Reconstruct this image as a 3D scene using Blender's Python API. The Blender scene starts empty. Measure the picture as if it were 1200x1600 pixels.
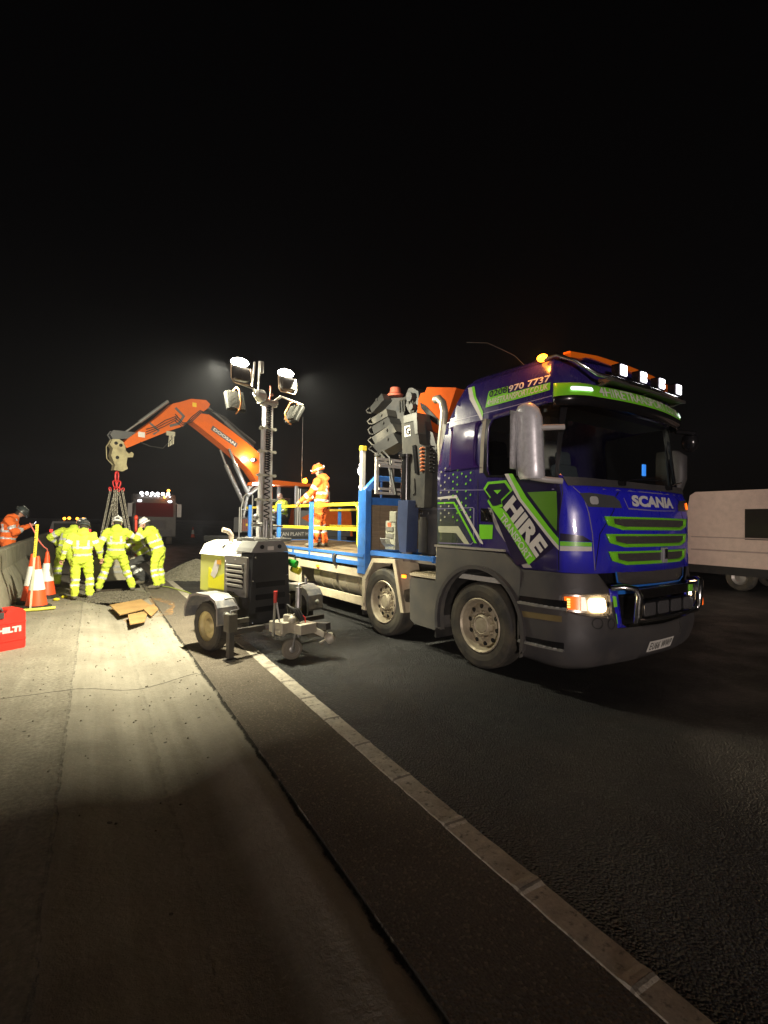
CAMROLL = 0.0157
LT1 = (-.10, .75, -.66); LT2 = (2.6, 1.3, -2.5); PW1 = 960; PW2 = 225; SPREAD = 3.1; EG = 55; HAZE = .0018
import bpy, bmesh, math, random
from mathutils import Vector, Matrix, noise
from mathutils.geometry import delaunay_2d_cdt
random.seed(7)
SC = bpy.context.scene
COL = SC.collection
R = math.radians
PI = math.pi

# ------------------------------------------------------------------ camera
cd = bpy.data.cameras.new('camera'); cam = bpy.data.objects.new('camera', cd); COL.objects.link(cam)
cd.sensor_fit = 'VERTICAL'; cd.sensor_height = 36.0; cd.lens = 777.45/1600*36
cd.clip_start = .05; cd.clip_end = 2000
cam.matrix_world = (Matrix.Translation((0, 0, 1.69)) @ Matrix.Rotation(-math.atan(452/777.45), 4, 'Z')
                    @ Matrix.Rotation(PI/2+.0188, 4, 'X') @ Matrix.Rotation(CAMROLL, 4, 'Z'))
SC.camera = cam

# ------------------------------------------------------------------ world, moonless night sky, faint glow of distant street lighting
W = bpy.data.worlds.new('World'); SC.world = W; W.use_nodes = True
nt = W.node_tree; bg = nt.nodes['Background']
sky = nt.nodes.new('ShaderNodeTexSky'); sky.sky_type = 'NISHITA'; sky.sun_disc = False
sky.sun_elevation = R(1.8); sky.sun_rotation = R(218)
nt.links.new(sky.outputs[0], bg.inputs[0]); bg.inputs[1].default_value = .00035
sl = bpy.data.lights.new('sun', 'SUN'); sun = bpy.data.objects.new('sun', sl); COL.objects.link(sun)
sl.energy = 2.0; sl.angle = R(5); sl.color = (1, .84, .76)
sun.rotation_euler = (R(90-.6), 0, R(-36))     # very low, from behind the camera: the dim glow that reaches the cab front
SC.view_settings.view_transform = 'Standard'; SC.view_settings.look = 'None'
SC.view_settings.exposure = 0; SC.view_settings.gamma = 1
SC.cycles.use_denoising = True
SC.cycles.max_bounces = 6; SC.cycles.diffuse_bounces = 3; SC.cycles.glossy_bounces = 3
SC.cycles.transparent_max_bounces = 12; SC.cycles.sample_clamp_indirect = 4
SC.cycles.volume_step_rate = 4

# ------------------------------------------------------------------ materials
def nmat(name):
    m = bpy.data.materials.new(name); m.use_nodes = True
    return m, m.node_tree, m.node_tree.nodes['Principled BSDF']
def mixrgb(nt, fac, a, b, mode='MIX'):
    n = nt.nodes.new('ShaderNodeMix'); n.data_type = 'RGBA'; n.blend_type = mode
    for sock, v in ((n.inputs[0], fac), (n.inputs[6], a), (n.inputs[7], b)):
        if hasattr(v, 'is_linked'): nt.links.new(v, sock)
        else: sock.default_value = v if not isinstance(v, tuple) or len(v) == 4 else (*v, 1)
    return n.outputs[2]
def noisef(nt, scale, lo=.4, hi=.6, detail=6, coord='Object', vec=None, rough=.6):
    n = nt.nodes.new('ShaderNodeTexNoise'); n.inputs['Scale'].default_value = scale; n.inputs['Detail'].default_value = detail
    n.inputs['Roughness'].default_value = rough
    if vec is None:
        tc = nt.nodes.new('ShaderNodeTexCoord'); vec = tc.outputs[coord]
    nt.links.new(vec, n.inputs['Vector'])
    r = nt.nodes.new('ShaderNodeMapRange'); r.inputs[1].default_value = lo; r.inputs[2].default_value = hi
    nt.links.new(n.outputs[0], r.inputs[0])
    return r.outputs[0]
def bump(nt, b, h, strength=.3, dist=.01, prev=None):
    n = nt.nodes.new('ShaderNodeBump'); n.inputs['Strength'].default_value = strength; n.inputs['Distance'].default_value = dist
    nt.links.new(h, n.inputs['Height'])
    if prev: nt.links.new(prev, n.inputs['Normal'])
    nt.links.new(n.outputs[0], b.inputs['Normal']); return n.outputs[0]
MATS = {}
def mat(name, col, rough=.5, metal=0, coat=0, dirt=.25, dcol=None, dscale=6, emit=None, es=0, bmp=0, bscale=60, spec=.5):
    """plain procedural material: base colour broken up by grime noise, roughness variation, optional bump"""
    if name in MATS: return MATS[name]
    m, nt, b = nmat(name)
    c = (*col, 1)
    if dirt:
        f = noisef(nt, dscale, .38, .75)
        d = dcol or tuple(x*.45 for x in col)
        mp = nt.nodes.new('ShaderNodeMath'); mp.operation = 'MULTIPLY'; mp.inputs[1].default_value = dirt; nt.links.new(f, mp.inputs[0])
        nt.links.new(mixrgb(nt, mp.outputs[0], c, (*d, 1)), b.inputs['Base Color'])
        rr = nt.nodes.new('ShaderNodeMapRange'); rr.inputs[3].default_value = rough; rr.inputs[4].default_value = min(1, rough+.25*dirt+.05)
        nt.links.new(f, rr.inputs[0]); nt.links.new(rr.outputs[0], b.inputs['Roughness'])
    else:
        b.inputs['Base Color'].default_value = c; b.inputs['Roughness'].default_value = rough
    b.inputs['Metallic'].default_value = metal; b.inputs['Coat Weight'].default_value = coat
    b.inputs['Specular IOR Level'].default_value = spec
    if coat: b.inputs['Coat Roughness'].default_value = .08
    if emit: b.inputs['Emission Color'].default_value = (*emit, 1); b.inputs['Emission Strength'].default_value = es
    if bmp: bump(nt, b, noisef(nt, bscale, 0, 1), bmp, .01)
    MATS[name] = m; return m
def emat(name, col, s): return mat(name, tuple(min(.8, x) for x in col), .3, dirt=0, emit=col, es=s)
def glassmat(name, tint=(.5, .55, .55), gloss=.9, rough=.03):
    if name in MATS: return MATS[name]
    m = bpy.data.materials.new(name); m.use_nodes = True; nt = m.node_tree; nt.nodes.clear()
    o = nt.nodes.new('ShaderNodeOutputMaterial'); mx = nt.nodes.new('ShaderNodeMixShader')
    t = nt.nodes.new('ShaderNodeBsdfTransparent'); t.inputs[0].default_value = (*tint, 1)
    g = nt.nodes.new('ShaderNodeBsdfGlossy'); g.inputs['Roughness'].default_value = rough; g.inputs[0].default_value = (gloss,)*3+(1,)
    fr = nt.nodes.new('ShaderNodeFresnel'); fr.inputs[0].default_value = 1.5
    nt.links.new(fr.outputs[0], mx.inputs[0]); nt.links.new(t.outputs[0], mx.inputs[1]); nt.links.new(g.outputs[0], mx.inputs[2])
    nt.links.new(mx.outputs[0], o.inputs[0]); MATS[name] = m; return m

# ------------------------------------------------------------------ mesh building
def tri2d(loops):
    """triangles (vertex indices) of a 2-D outline with holes"""
    P = [Vector((p[0], p[1])) for l in loops for p in l]; E = []; k = 0
    for l in loops:
        n = len(l); E += [(k+i, k+(i+1) % n) for i in range(n)]; k += n
    vs, _, fs, ov, _, _ = delaunay_2d_cdt(P, E, [], 0, 1e-6)
    out = []
    for f in fs:
        if len(f) != 3 or not all(ov[i] for i in f): continue
        cx = sum(vs[i].x for i in f)/3; cy = sum(vs[i].y for i in f)/3; ins = False
        for a, b in E:
            a, b = P[a], P[b]
            if (a.y > cy) != (b.y > cy) and cx < (b.x-a.x)*(cy-a.y)/(b.y-a.y)+a.x: ins = not ins
        if ins: out.append(tuple(ov[i][0] for i in f))
    return out
class MB:
    """collects shapes; build() links them as ONE mesh object"""
    def __init__(s): s.v = []; s.f = []; s.m = []; s.s = []
    def add(s, vs, fs, mi=0, sm=False):
        k = len(s.v); s.v += [tuple(v) for v in vs]
        for f in fs: s.f.append([i+k for i in f]); s.m.append(mi); s.s.append(sm)
        return s
    def box(s, c, d, rot=None, mi=0, ch=0):
        """box of size d about c; rot = Matrix or z angle; ch = chamfer of the vertical-ish edges"""
        x, y, z = d[0]/2, d[1]/2, d[2]/2
        M = rot if isinstance(rot, Matrix) else Matrix.Rotation(rot or 0, 3, 'Z')
        vs = [(sx*x, sy*y, sz*z) for sx in (-1, 1) for sy in (-1, 1) for sz in (-1, 1)]
        s.add([Vector(c)+M@Vector(v) for v in vs], [(0, 1, 3, 2), (4, 6, 7, 5), (0, 4, 5, 1), (2, 3, 7, 6), (0, 2, 6, 4), (1, 5, 7, 3)], mi)
        return s
    def bb(s, x0, x1, y0, y1, z0, z1, mi=0): return s.box(((x0+x1)/2, (y0+y1)/2, (z0+z1)/2), (abs(x1-x0), abs(y1-y0), abs(z1-z0)), mi=mi)
    def bar(s, a, b, w, h=None, mi=0):
        """square bar from a to b"""
        a = Vector(a); b = Vector(b); h = h or w; d = b-a
        q = d.to_track_quat('X', 'Z').to_matrix()
        return s.box((a+b)/2, (d.length, w, h), q, mi)
    def tube(s, pts, r, n=8, mi=0, closed=False):
        pts = [Vector(p) for p in pts]; N = len(pts); rr = r if isinstance(r, (list, tuple)) else [r]*N
        prev = None; rings = []
        for i, p in enumerate(pts):
            if closed: t = pts[(i+1) % N]-pts[i-1]
            else: t = pts[min(i+1, N-1)]-pts[max(i-1, 0)]
            t = t.normalized() if t.length > 1e-9 else Vector((0, 0, 1))
            if prev is None: u = t.orthogonal().normalized()
            else:
                u = prev-t*prev.dot(t); u = u.normalized() if u.length > 1e-6 else t.orthogonal().normalized()
            prev = u; w = t.cross(u)
            rings.append([p+(u*math.cos(2*PI*k/n)+w*math.sin(2*PI*k/n))*rr[i] for k in range(n)])
        return s.loft(rings, mi, True, closed, caps=not closed)
    def loft(s, rings, mi=0, sm=False, closed=False, caps=True):
        n = len(rings[0]); vs = [v for r in rings for v in r]; fs = []
        L = len(rings)
        for i in range(L if closed else L-1):
            j = (i+1) % L
            for k in range(n): fs.append((i*n+k, i*n+(k+1) % n, j*n+(k+1) % n, j*n+k))
        s.add(vs, fs, mi, sm)
        if caps: 
            s.add(rings[0], [tuple(range(n))[::-1]], mi); s.add(rings[-1], [tuple(range(n))], mi)
        return s
    def cyl(s, a, b, r0, r1=None, n=16, mi=0): return s.tube([a, b], [r0, r0 if r1 is None else r1], n, mi)
    def lathe(s, prof, o, ax, n=24, mi=0, mis=None):
        """prof = [(r, h)] swept about axis ax through o"""
        ax = Vector(ax).normalized(); u = ax.orthogonal().normalized(); w = ax.cross(u); o = Vector(o)
        rings = [[o+ax*h+(u*math.cos(2*PI*k/n)+w*math.sin(2*PI*k/n))*max(r, 1e-4) for k in range(n)] for r, h in prof]
        for i in range(len(rings)-1): s.loft(rings[i:i+2], mis[i] if mis else mi, True, caps=False)
        return s
    def sph(s, c, r, n=12, mi=0, sc=(1, 1, 1), half=False):
        m = n//2; lo = 0 if half else -PI/2
        rings = []
        for i in range(m+1):
            a = lo+(PI/2-lo)*i/m
            rings.append([(c[0]+r*sc[0]*max(math.cos(a), 1e-4)*math.cos(2*PI*k/n), c[1]+r*sc[1]*max(math.cos(a), 1e-4)*math.sin(2*PI*k/n), c[2]+r*sc[2]*math.sin(a)) for k in range(n)])
        return s.loft(rings, mi, True)
    def prism(s, poly, o, u, v, t, mi=0, holes=()):
        """flat plate: 2-D outline (with holes) on the plane o + a*u + b*v, thickness t along u x v"""
        o = Vector(o); u = Vector(u); v = Vector(v); nn = u.cross(v).normalized()*t
        loops = [list(poly)]+[list(h) for h in holes]
        P = [p for l in loops for p in l]
        tri = tri2d(loops)
        A = [o+u*p[0]+v*p[1] for p in P]; B = [a+nn for a in A]; k = len(P)
        s.add(A, [tuple(t_) for t_ in tri], mi)
        if t:
            s.add(B, [tuple(t_)[::-1] for t_ in tri], mi)
            i0 = 0
            for l in loops:
                n = len(l); s.add(A[i0:i0+n]+B[i0:i0+n], [(i, (i+1) % n, n+(i+1) % n, n+i) for i in range(n)], mi); i0 += n
        return s
    def xf(s, M):
        s.v = [tuple(M@Vector(v)) for v in s.v]; return s
    def build(s, name, m, parent=None, bev=0, sol=0, seg=2, fix=True, loc=None):
        me = bpy.data.meshes.new(name); me.from_pydata(s.v, [], s.f)
        for mm in (m if isinstance(m, (list, tuple)) else [m]): me.materials.append(mm)
        me.polygons.foreach_set('material_index', s.m); me.polygons.foreach_set('use_smooth', s.s)
        me.update()
        if fix:
            bm = bmesh.new(); bm.from_mesh(me); bmesh.ops.recalc_face_normals(bm, faces=bm.faces); bm.to_mesh(me); bm.free()
        return link(name, me, parent, bev, sol, seg, loc)
def link(name, me, parent=None, bev=0, sol=0, seg=2, loc=None):
    o = bpy.data.objects.new(name, me); COL.objects.link(o); o.parent = parent
    if loc: o.location = loc
    if sol:
        d = o.modifiers.new('solid', 'SOLIDIFY'); d.thickness = sol; d.offset = -1
    if bev:
        d = o.modifiers.new('bevel', 'BEVEL'); d.width = bev; d.segments = seg; d.limit_method = 'ANGLE'; d.angle_limit = R(40)
    return o
def empty(name, loc, rz=0):
    o = bpy.data.objects.new(name, None); COL.objects.link(o); o.location = loc; o.rotation_euler = (0, 0, rz); o.empty_display_size = .2; return o
def tag(o, label=None, cat=None, group=None, kind=None):
    if label: o['label'] = label
    if cat: o['category'] = cat
    if group: o['group'] = group
    if kind: o['kind'] = kind
    return o
def copy_tree(o, parent=None):
    c = o.copy(); COL.objects.link(c); c.parent = parent
    for ch in [x for x in SC.objects if x.parent == o]: copy_tree(ch, c)
    return c
_tc = {}
def text2d(s, bold=.0, shear=0, space=1.0):
    """string -> unit-box verts (0..1, 0..1) and faces"""
    key = (s, bold, shear, space)
    if key in _tc: return _tc[key]
    c = bpy.data.curves.new('t', 'FONT'); c.body = s; c.size = 1; c.offset = bold; c.shear = shear; c.space_character = space; c.resolution_u = 3
    o = bpy.data.objects.new('t', c); COL.objects.link(o)
    dg = bpy.context.evaluated_depsgraph_get(); me = bpy.data.meshes.new_from_object(o.evaluated_get(dg))
    vs = [tuple(v.co)[:2] for v in me.vertices]; fs = [tuple(p.vertices) for p in me.polygons]
    bpy.data.objects.remove(o); bpy.data.curves.remove(c); bpy.data.meshes.remove(me)
    x0 = min(v[0] for v in vs); x1 = max(v[0] for v in vs); y0 = min(v[1] for v in vs); y1 = max(v[1] for v in vs)
    vs = [((v[0]-x0)/(x1-x0), (v[1]-y0)/(y1-y0)) for v in vs]
    _tc[key] = (vs, fs); return vs, fs
def put_text(mb, s, bl, br, tl, warp, bold=.02, shear=0, mi=0, space=1.0):
    """text fitted to the parallelogram bl, br, tl (2-D), carried to 3-D by warp(a, b)"""
    vs, fs = text2d(s, bold, shear, space)
    out = [warp(bl[0]+(br[0]-bl[0])*a+(tl[0]-bl[0])*b, bl[1]+(br[1]-bl[1])*a+(tl[1]-bl[1])*b) for a, b in vs]
    mb.add(out, fs, mi)
def sheet(mb, outer, holes, warp, du=.09, dz=.2, mi=0, sm=True):
    """2-D polygon with holes, cut into a fine net and carried to 3-D by warp(a, b)"""
    loops = [list(outer)]+[list(h) for h in holes]; P = [p for l in loops for p in l]
    tri = tri2d(loops)
    bm = bmesh.new(); vv = [bm.verts.new((p[0], p[1], 0)) for p in P]
    for t in tri:
        try: bm.faces.new([vv[i] for i in t])
        except ValueError: pass
    for ax, st in ((0, du), (1, dz)):
        lo = min(p[ax] for p in P); hi = max(p[ax] for p in P); k = math.floor(lo/st)+1
        while k*st < hi:
            co = [0, 0, 0]; co[ax] = k*st; no = [0, 0, 0]; no[ax] = 1
            bmesh.ops.bisect_plane(bm, geom=bm.verts[:]+bm.edges[:]+bm.faces[:], plane_co=co, plane_no=no); k += 1
    bmesh.ops.remove_doubles(bm, verts=bm.verts[:], dist=1e-5); bm.verts.index_update()
    mb.add([warp(v.co.x, v.co.y) for v in bm.verts], [[v.index for v in f.verts] for f in bm.faces], mi, sm); bm.free()
def strip(pts, w):
    """closed 2-D outline of a band of width w along an open polyline"""
    L = []; Rr = []
    for i, p in enumerate(pts):
        a = Vector(pts[max(i-1, 0)]); b = Vector(pts[min(i+1, len(pts)-1)]); d = (b-a).normalized(); n = Vector((-d.y, d.x))
        if 0 < i < len(pts)-1:
            d1 = (Vector(p)-a).normalized(); c = max(.5, abs(Vector((-d1.y, d1.x)).dot(n)))
        else: c = 1
        L.append(tuple(Vector(p)+n*w/2/c)); Rr.append(tuple(Vector(p)-n*w/2/c))
    return L+Rr[::-1]

# ------------------------------------------------------------------ ground
def tcpos(nt):
    g = nt.nodes.new('ShaderNodeNewGeometry'); return g.outputs['Position']
def mathn(nt, op, a, b=None, c=None):
    n = nt.nodes.new('ShaderNodeMath'); n.operation = op
    for i, v in enumerate((a, b, c)):
        if v is None: continue
        if hasattr(v, 'is_linked'): nt.links.new(v, n.inputs[i])
        else: n.inputs[i].default_value = v
    return n.outputs[0]
def asphalt_mat(name, c0, c1, rough, bs, tint=None, speck=.5):
    m, nt, b = nmat(name); pos = tcpos(nt)
    v = nt.nodes.new('ShaderNodeTexVoronoi'); v.inputs['Scale'].default_value = 75; nt.links.new(pos, v.inputs['Vector'])
    n1 = noisef(nt, 1.3, .35, .7, vec=pos); n2 = noisef(nt, 70, .3, .75, vec=pos, detail=3)
    col = mixrgb(nt, n2, c0, c1); col = mixrgb(nt, mathn(nt, 'MULTIPLY', n1, .35), col, tuple(x*.5 for x in c0))
    if tint: col = mixrgb(nt, mathn(nt, 'MULTIPLY', noisef(nt, .7, .5, .75, vec=pos), .6), col, tint)
    # pale chips of stone
    sp = mathn(nt, 'MULTIPLY', mathn(nt, 'GREATER_THAN', v.outputs['Color'], .8), speck)
    col = mixrgb(nt, sp, col, tuple(min(1, x*2.6) for x in c1)); nt.links.new(col, b.inputs['Base Color'])
    rr = nt.nodes.new('ShaderNodeMapRange'); rr.inputs[3].default_value = rough; rr.inputs[4].default_value = min(1, rough+.3); nt.links.new(n1, rr.inputs[0]); nt.links.new(rr.outputs[0], b.inputs['Roughness'])
    p = bump(nt, b, v.outputs['Distance'], bs, .02); bump(nt, b, noisef(nt, 36, .2, .8, vec=pos, detail=4), bs*.5, .012, p)
    b.inputs['Specular IOR Level'].default_value = .5
    return m
M_ROAD = asphalt_mat('asphalt', (.017, .018, .019), (.055, .055, .055), .34, 1.0, speck=.4)
M_STRIP = asphalt_mat('old_asphalt', (.10, .082, .06), (.19, .16, .12), .8, .7, speck=.2)
def concrete_mat():
    m, nt, b = nmat('channel_concrete'); pos = tcpos(nt)
    sx = nt.nodes.new('ShaderNodeSeparateXYZ'); nt.links.new(pos, sx.inputs[0]); X, Y = sx.outputs[0], sx.outputs[1]
    # streaks drawn out along the channel
    mp = nt.nodes.new('ShaderNodeMapping'); mp.inputs['Scale'].default_value = (7, .35, 1); nt.links.new(pos, mp.inputs[0])
    st = noisef(nt, 1, .35, .7, vec=mp.outputs[0], detail=5)
    mott = noisef(nt, 2.2, .35, .7, vec=pos); fine = noisef(nt, 32, .3, .75, vec=pos, detail=4); grit = noisef(nt, 160, .3, .7, vec=pos, detail=2)
    col = mixrgb(nt, mott, (.29, .26, .205), (.20, .18, .14)); col = mixrgb(nt, mathn(nt, 'MULTIPLY', st, .75), col, (.37, .34, .275))
    col = mixrgb(nt, mathn(nt, 'MULTIPLY', noisef(nt, .9, .45, .65, vec=pos, detail=7, rough=.7), .5), col, (.13, .115, .085))
    # the left slab is coarser, with dark pitting and pale grit
    left = mathn(nt, 'LESS_THAN', X, -.16)
    col = mixrgb(nt, mathn(nt, 'MULTIPLY', left, mathn(nt, 'MULTIPLY', fine, .8)), col, (.11, .095, .068))
    col = mixrgb(nt, mathn(nt, 'MULTIPLY', mathn(nt, 'SUBTRACT', 1, left), mathn(nt, 'MULTIPLY', fine, .22)), col, (.15, .135, .1))
    col = mixrgb(nt, mathn(nt, 'MULTIPLY', mathn(nt, 'GREATER_THAN', noisef(nt, 60, .55, .8, vec=pos, detail=1), .5), .3), col, (.42, .4, .33))
    wob = mathn(nt, 'ADD', mathn(nt, 'SUBTRACT', noisef(nt, 2.6, 0, 1, vec=pos, detail=8, rough=.7), .5), mathn(nt, 'MULTIPLY', mathn(nt, 'SUBTRACT', noisef(nt, 13, 0, 1, vec=pos, detail=6, rough=.8), .5), .5))
    def line(coord, at, w, amp):
        d = mathn(nt, 'ABSOLUTE', mathn(nt, 'SUBTRACT', mathn(nt, 'ADD', coord, mathn(nt, 'MULTIPLY', wob, amp)), at))
        r = nt.nodes.new('ShaderNodeMapRange'); r.inputs[1].default_value = w*.4; r.inputs[2].default_value = w; r.inputs[3].default_value = 1; r.inputs[4].default_value = 0
        nt.links.new(d, r.inputs[0]); return r.outputs[0]
    brk = noisef(nt, 14, .40, .60, vec=pos, detail=5)
    lines = mathn(nt, 'MULTIPLY', line(X, -.16, .013, .07), mathn(nt, 'MULTIPLY', brk, .42))
    lines = mathn(nt, 'MAXIMUM', lines, mathn(nt, 'MULTIPLY', line(X, .45, .02, .12), mathn(nt, 'MULTIPLY', brk, .16)))
    lines = mathn(nt, 'MAXIMUM', lines, line(X, 1.078, .018, .12))
    for yy in (5.75, 11.4, 0.2, 17.2): lines = mathn(nt, 'MAXIMUM', lines, mathn(nt, 'MULTIPLY', line(Y, yy, .010, .08), .8))
    # scattered holes and tar spots
    vo = nt.nodes.new('ShaderNodeTexVoronoi'); vo.inputs['Scale'].default_value = 3.1; nt.links.new(pos, vo.inputs['Vector'])
    lines = mathn(nt, 'MAXIMUM', lines, mathn(nt, 'MULTIPLY', mathn(nt, 'LESS_THAN', vo.outputs['Distance'], .045), .8))
    col = mixrgb(nt, lines, col, (.035, .03, .022)); nt.links.new(col, b.inputs['Base Color'])
    # spilled sand near the works
    b.inputs['Roughness'].default_value = .88
    p = bump(nt, b, fine, .45, .008); p = bump(nt, b, grit, .3, .004, p)
    iv = mathn(nt, 'SUBTRACT', 1, lines); bump(nt, b, iv, .9, .02, p)
    return m
M_CONC = concrete_mat()
PIT = (-.12, 1.0, 13.35, 15.0)
def chan_z(x): # shallow V channel
    return -.045*(1+math.cos(PI*(x-.45)/.62)) if -.16 < x < 1.06 else 0
g = MB(); g.add([(-400, -400, -.62), (400, -400, -.62), (400, 600, -.62), (-400, 600, -.62)], [(0, 1, 2, 3)])
tag(g.build('ground', mat('soil', (.035, .03, .022), .95, dirt=.6, dscale=1.5, bmp=.6, bscale=9), fix=False), kind='structure')
g = MB()
xs = [-2.6, -1.6, -.8, -.16, -.12, 0, .1, .2, .3, .38, .45, .52, .6, .7, .8, .9, 1.0, 1.04, 1.07, 1.083]
ys = [-8, -2, 1, 3, 5, 7, 9, 11, 12.5, 13.35, 15.0, 17, 20, 26, 40, 70, 140]
zf = lambda x: chan_z(x)-(.022 if x > 1.035 and x < 1.08 else 0)
vid = {}
for j, y in enumerate(ys):
    for i, x in enumerate(xs): vid[i, j] = len(g.v); g.v.append((x, y, zf(x)))
for j in range(len(ys)-1):
    for i in range(len(xs)-1):
        if xs[i] >= PIT[0]-.001 and xs[i+1] <= PIT[1]+.001 and abs(ys[j]-PIT[2]) < .01: continue
        g.f.append([vid[i, j], vid[i+1, j], vid[i+1, j+1], vid[i, j+1]]); g.m.append(0); g.s.append(True)
tag(g.build('concrete_channel', M_CONC, fix=False), kind='structure')
g = MB()
x0, x1, y0, y1 = PIT
for a, b_ in (((x0, y0), (x1, y0)), ((x1, y0), (x1, y1)), ((x1, y1), (x0, y1)), ((x0, y1), (x0, y0))):
    g.add([(*a, -.004), (*b_, -.004), (*b_, -.6), (*a, -.6)], [(0, 1, 2, 3)])
tag(g.build('excavated_pit', mat('earth', (.05, .038, .026), .95, dirt=.5, bmp=.8, bscale=14), fix=False), kind='structure')
g = MB()
g.add([(1.083, -8, 0), (1.73, -8, 0), (1.73, 140, 0), (1.083, 140, 0)], [(0, 1, 2, 3)])
tag(g.build('hard_strip', M_STRIP, fix=False), kind='structure')
g = MB(); g.add([(1.73, -30, 0), (24, -30, 0), (24, 300, 0), (1.73, 300, 0)], [(0, 1, 2, 3)])
tag(g.build('road', M_ROAD, fix=False), kind='structure')
g = MB(); g.add([(-60, -30, -.02), (-2.6, -30, -.02), (-2.6, 300, -.02), (-60, 300, -.02)], [(0, 1, 2, 3)])
tag(g.build('verge', MATS['soil'], fix=False), kind='structure')
# raised rib edge line
def line_mat():
    m, nt, b = nmat('worn_line_paint'); pos = tcpos(nt)
    n = noisef(nt, 9, .3, .75, vec=pos, detail=8); k = noisef(nt, 60, .3, .7, vec=pos)
    col = mixrgb(nt, n, (.68, .62, .50), (.36, .32, .25)); col = mixrgb(nt, mathn(nt, 'MULTIPLY', k, .3), col, (.12, .10, .08)); col = mixrgb(nt, mathn(nt, 'MULTIPLY', noisef(nt, 22, .56, .66, vec=pos, detail=6), .75), col, (.07, .065, .055))
    sx = nt.nodes.new('ShaderNodeSeparateXYZ'); nt.links.new(pos, sx.inputs[0])
    fr = mathn(nt, 'ABSOLUTE', mathn(nt, 'SUBTRACT', mathn(nt, 'FRACT', mathn(nt, 'DIVIDE', mathn(nt, 'ADD', sx.outputs[1], mathn(nt, 'MULTIPLY', noisef(nt, 9, 0, 1, vec=pos), .03)), .555)), .045))
    gap = mathn(nt, 'MULTIPLY', mathn(nt, 'LESS_THAN', fr, .016), .7); col = mixrgb(nt, gap, col, (.10, .085, .065))
    nt.links.new(col, b.inputs['Base Color']); b.inputs['Roughness'].default_value = .65; bump(nt, b, k, .4, .006); return m
g = MB(); rnd = random.Random(3)
y = -3.0; prof = []
while y < 60:
    prof.append((y, .006));
    if abs((y-.55) % .55) < .001 or True: pass
    y += .05
ribs = [.58+.555*i for i in range(60)]
def lh(y): 
    d = min(abs(y-r) for r in ribs) if -2 < y < 34 else 9
    return .004+(.010*math.cos(d/.035*PI/2) if d < .035 else 0)
ny = []
y = -3
while y < 60: ny.append(y); y += .0275 if y < 10 else .2
rows = []
for y in ny:
    e = noise.noise(Vector((3.1, y*2.2, 0)))*.005+noise.noise(Vector((9, y*9, 0)))*.004; e2 = noise.noise(Vector((7.7, y*2.0, 5)))*.005+noise.noise(Vector((2, y*9, 1)))*.004
    h = lh(y); rows.append([(1.715+e, y, -.002), (1.723+e, y, h), (1.79, y, h+.001), (1.857+e2, y, h), (1.865+e2, y, -.002)])
vs = [p for r in rows for p in r]; n = 5
g.add(vs, [(i*n+k, i*n+k+1, (i+1)*n+k+1, (i+1)*n+k) for i in range(len(rows)-1) for k in range(n-1)])
tag(g.build('edge_line', line_mat(), fix=False), kind='structure')
g = MB()
for lx in (9.2, 12.9):
    for k in range(30): g.add([(lx, 18+k*9, .004), (lx+.12, 18+k*9, .004), (lx+.12, 20+k*9, .004), (lx, 20+k*9, .004)], [(0, 1, 2, 3)])
tag(g.build('lane_markings', MATS.get('x') or mat('lane_paint', (.5, .5, .46), .6, dirt=.5), fix=False), kind='structure')
# ------------------------------------------------------------------ shared paints
PURPLE = None
def wrap_mat():
    m, nt, b = nmat('violet_wrap'); tc = nt.nodes.new('ShaderNodeTexCoord'); sx = nt.nodes.new('ShaderNodeSeparateXYZ'); nt.links.new(tc.outputs['Object'], sx.inputs[0])
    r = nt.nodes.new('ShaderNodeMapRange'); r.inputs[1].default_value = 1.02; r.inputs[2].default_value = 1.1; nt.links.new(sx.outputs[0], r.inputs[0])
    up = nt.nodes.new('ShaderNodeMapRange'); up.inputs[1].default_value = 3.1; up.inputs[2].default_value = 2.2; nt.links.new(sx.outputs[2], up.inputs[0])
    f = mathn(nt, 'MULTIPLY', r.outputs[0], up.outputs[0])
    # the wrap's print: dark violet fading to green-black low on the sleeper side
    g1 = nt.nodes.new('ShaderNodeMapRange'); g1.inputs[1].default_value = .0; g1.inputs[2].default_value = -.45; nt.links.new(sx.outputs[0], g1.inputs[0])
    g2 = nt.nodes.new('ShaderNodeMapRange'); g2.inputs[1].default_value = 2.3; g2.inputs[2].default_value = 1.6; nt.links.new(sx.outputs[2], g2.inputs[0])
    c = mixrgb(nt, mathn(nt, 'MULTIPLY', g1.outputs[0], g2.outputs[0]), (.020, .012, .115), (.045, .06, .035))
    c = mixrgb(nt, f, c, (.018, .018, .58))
    mp = nt.nodes.new('ShaderNodeMapping'); mp.inputs['Scale'].default_value = (2, 2, .6); nt.links.new(tc.outputs['Object'], mp.inputs[0])
    low = nt.nodes.new('ShaderNodeMapRange'); low.inputs[1].default_value = 2.1; low.inputs[2].default_value = 1.2; low.inputs[3].default_value = .25; low.inputs[4].default_value = 1; nt.links.new(sx.outputs[2], low.inputs[0])
    film = mathn(nt, 'MULTIPLY', mathn(nt, 'MULTIPLY', noisef(nt, 2.2, .38, .72, vec=mp.outputs[0], detail=9, rough=.7), low.outputs[0]), .30)
    c = mixrgb(nt, film, c, (.13, .11, .10)); nt.links.new(c, b.inputs['Base Color'])
    nt.links.new(mathn(nt, 'ADD', mathn(nt, 'MULTIPLY', film, 1.2), .24), b.inputs['Roughness'])
    pass; b.inputs['Coat Weight'].default_value = .6; b.inputs['Coat Roughness'].default_value = .06
    bump(nt, b, noisef(nt, 2.5, 0, 1, detail=2), .06, .05)
    return m
M_WRAP = wrap_mat()
M_GREEN = mat('lime_vinyl', (.20, .66, .025), .35, coat=.4, dirt=.15)
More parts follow.
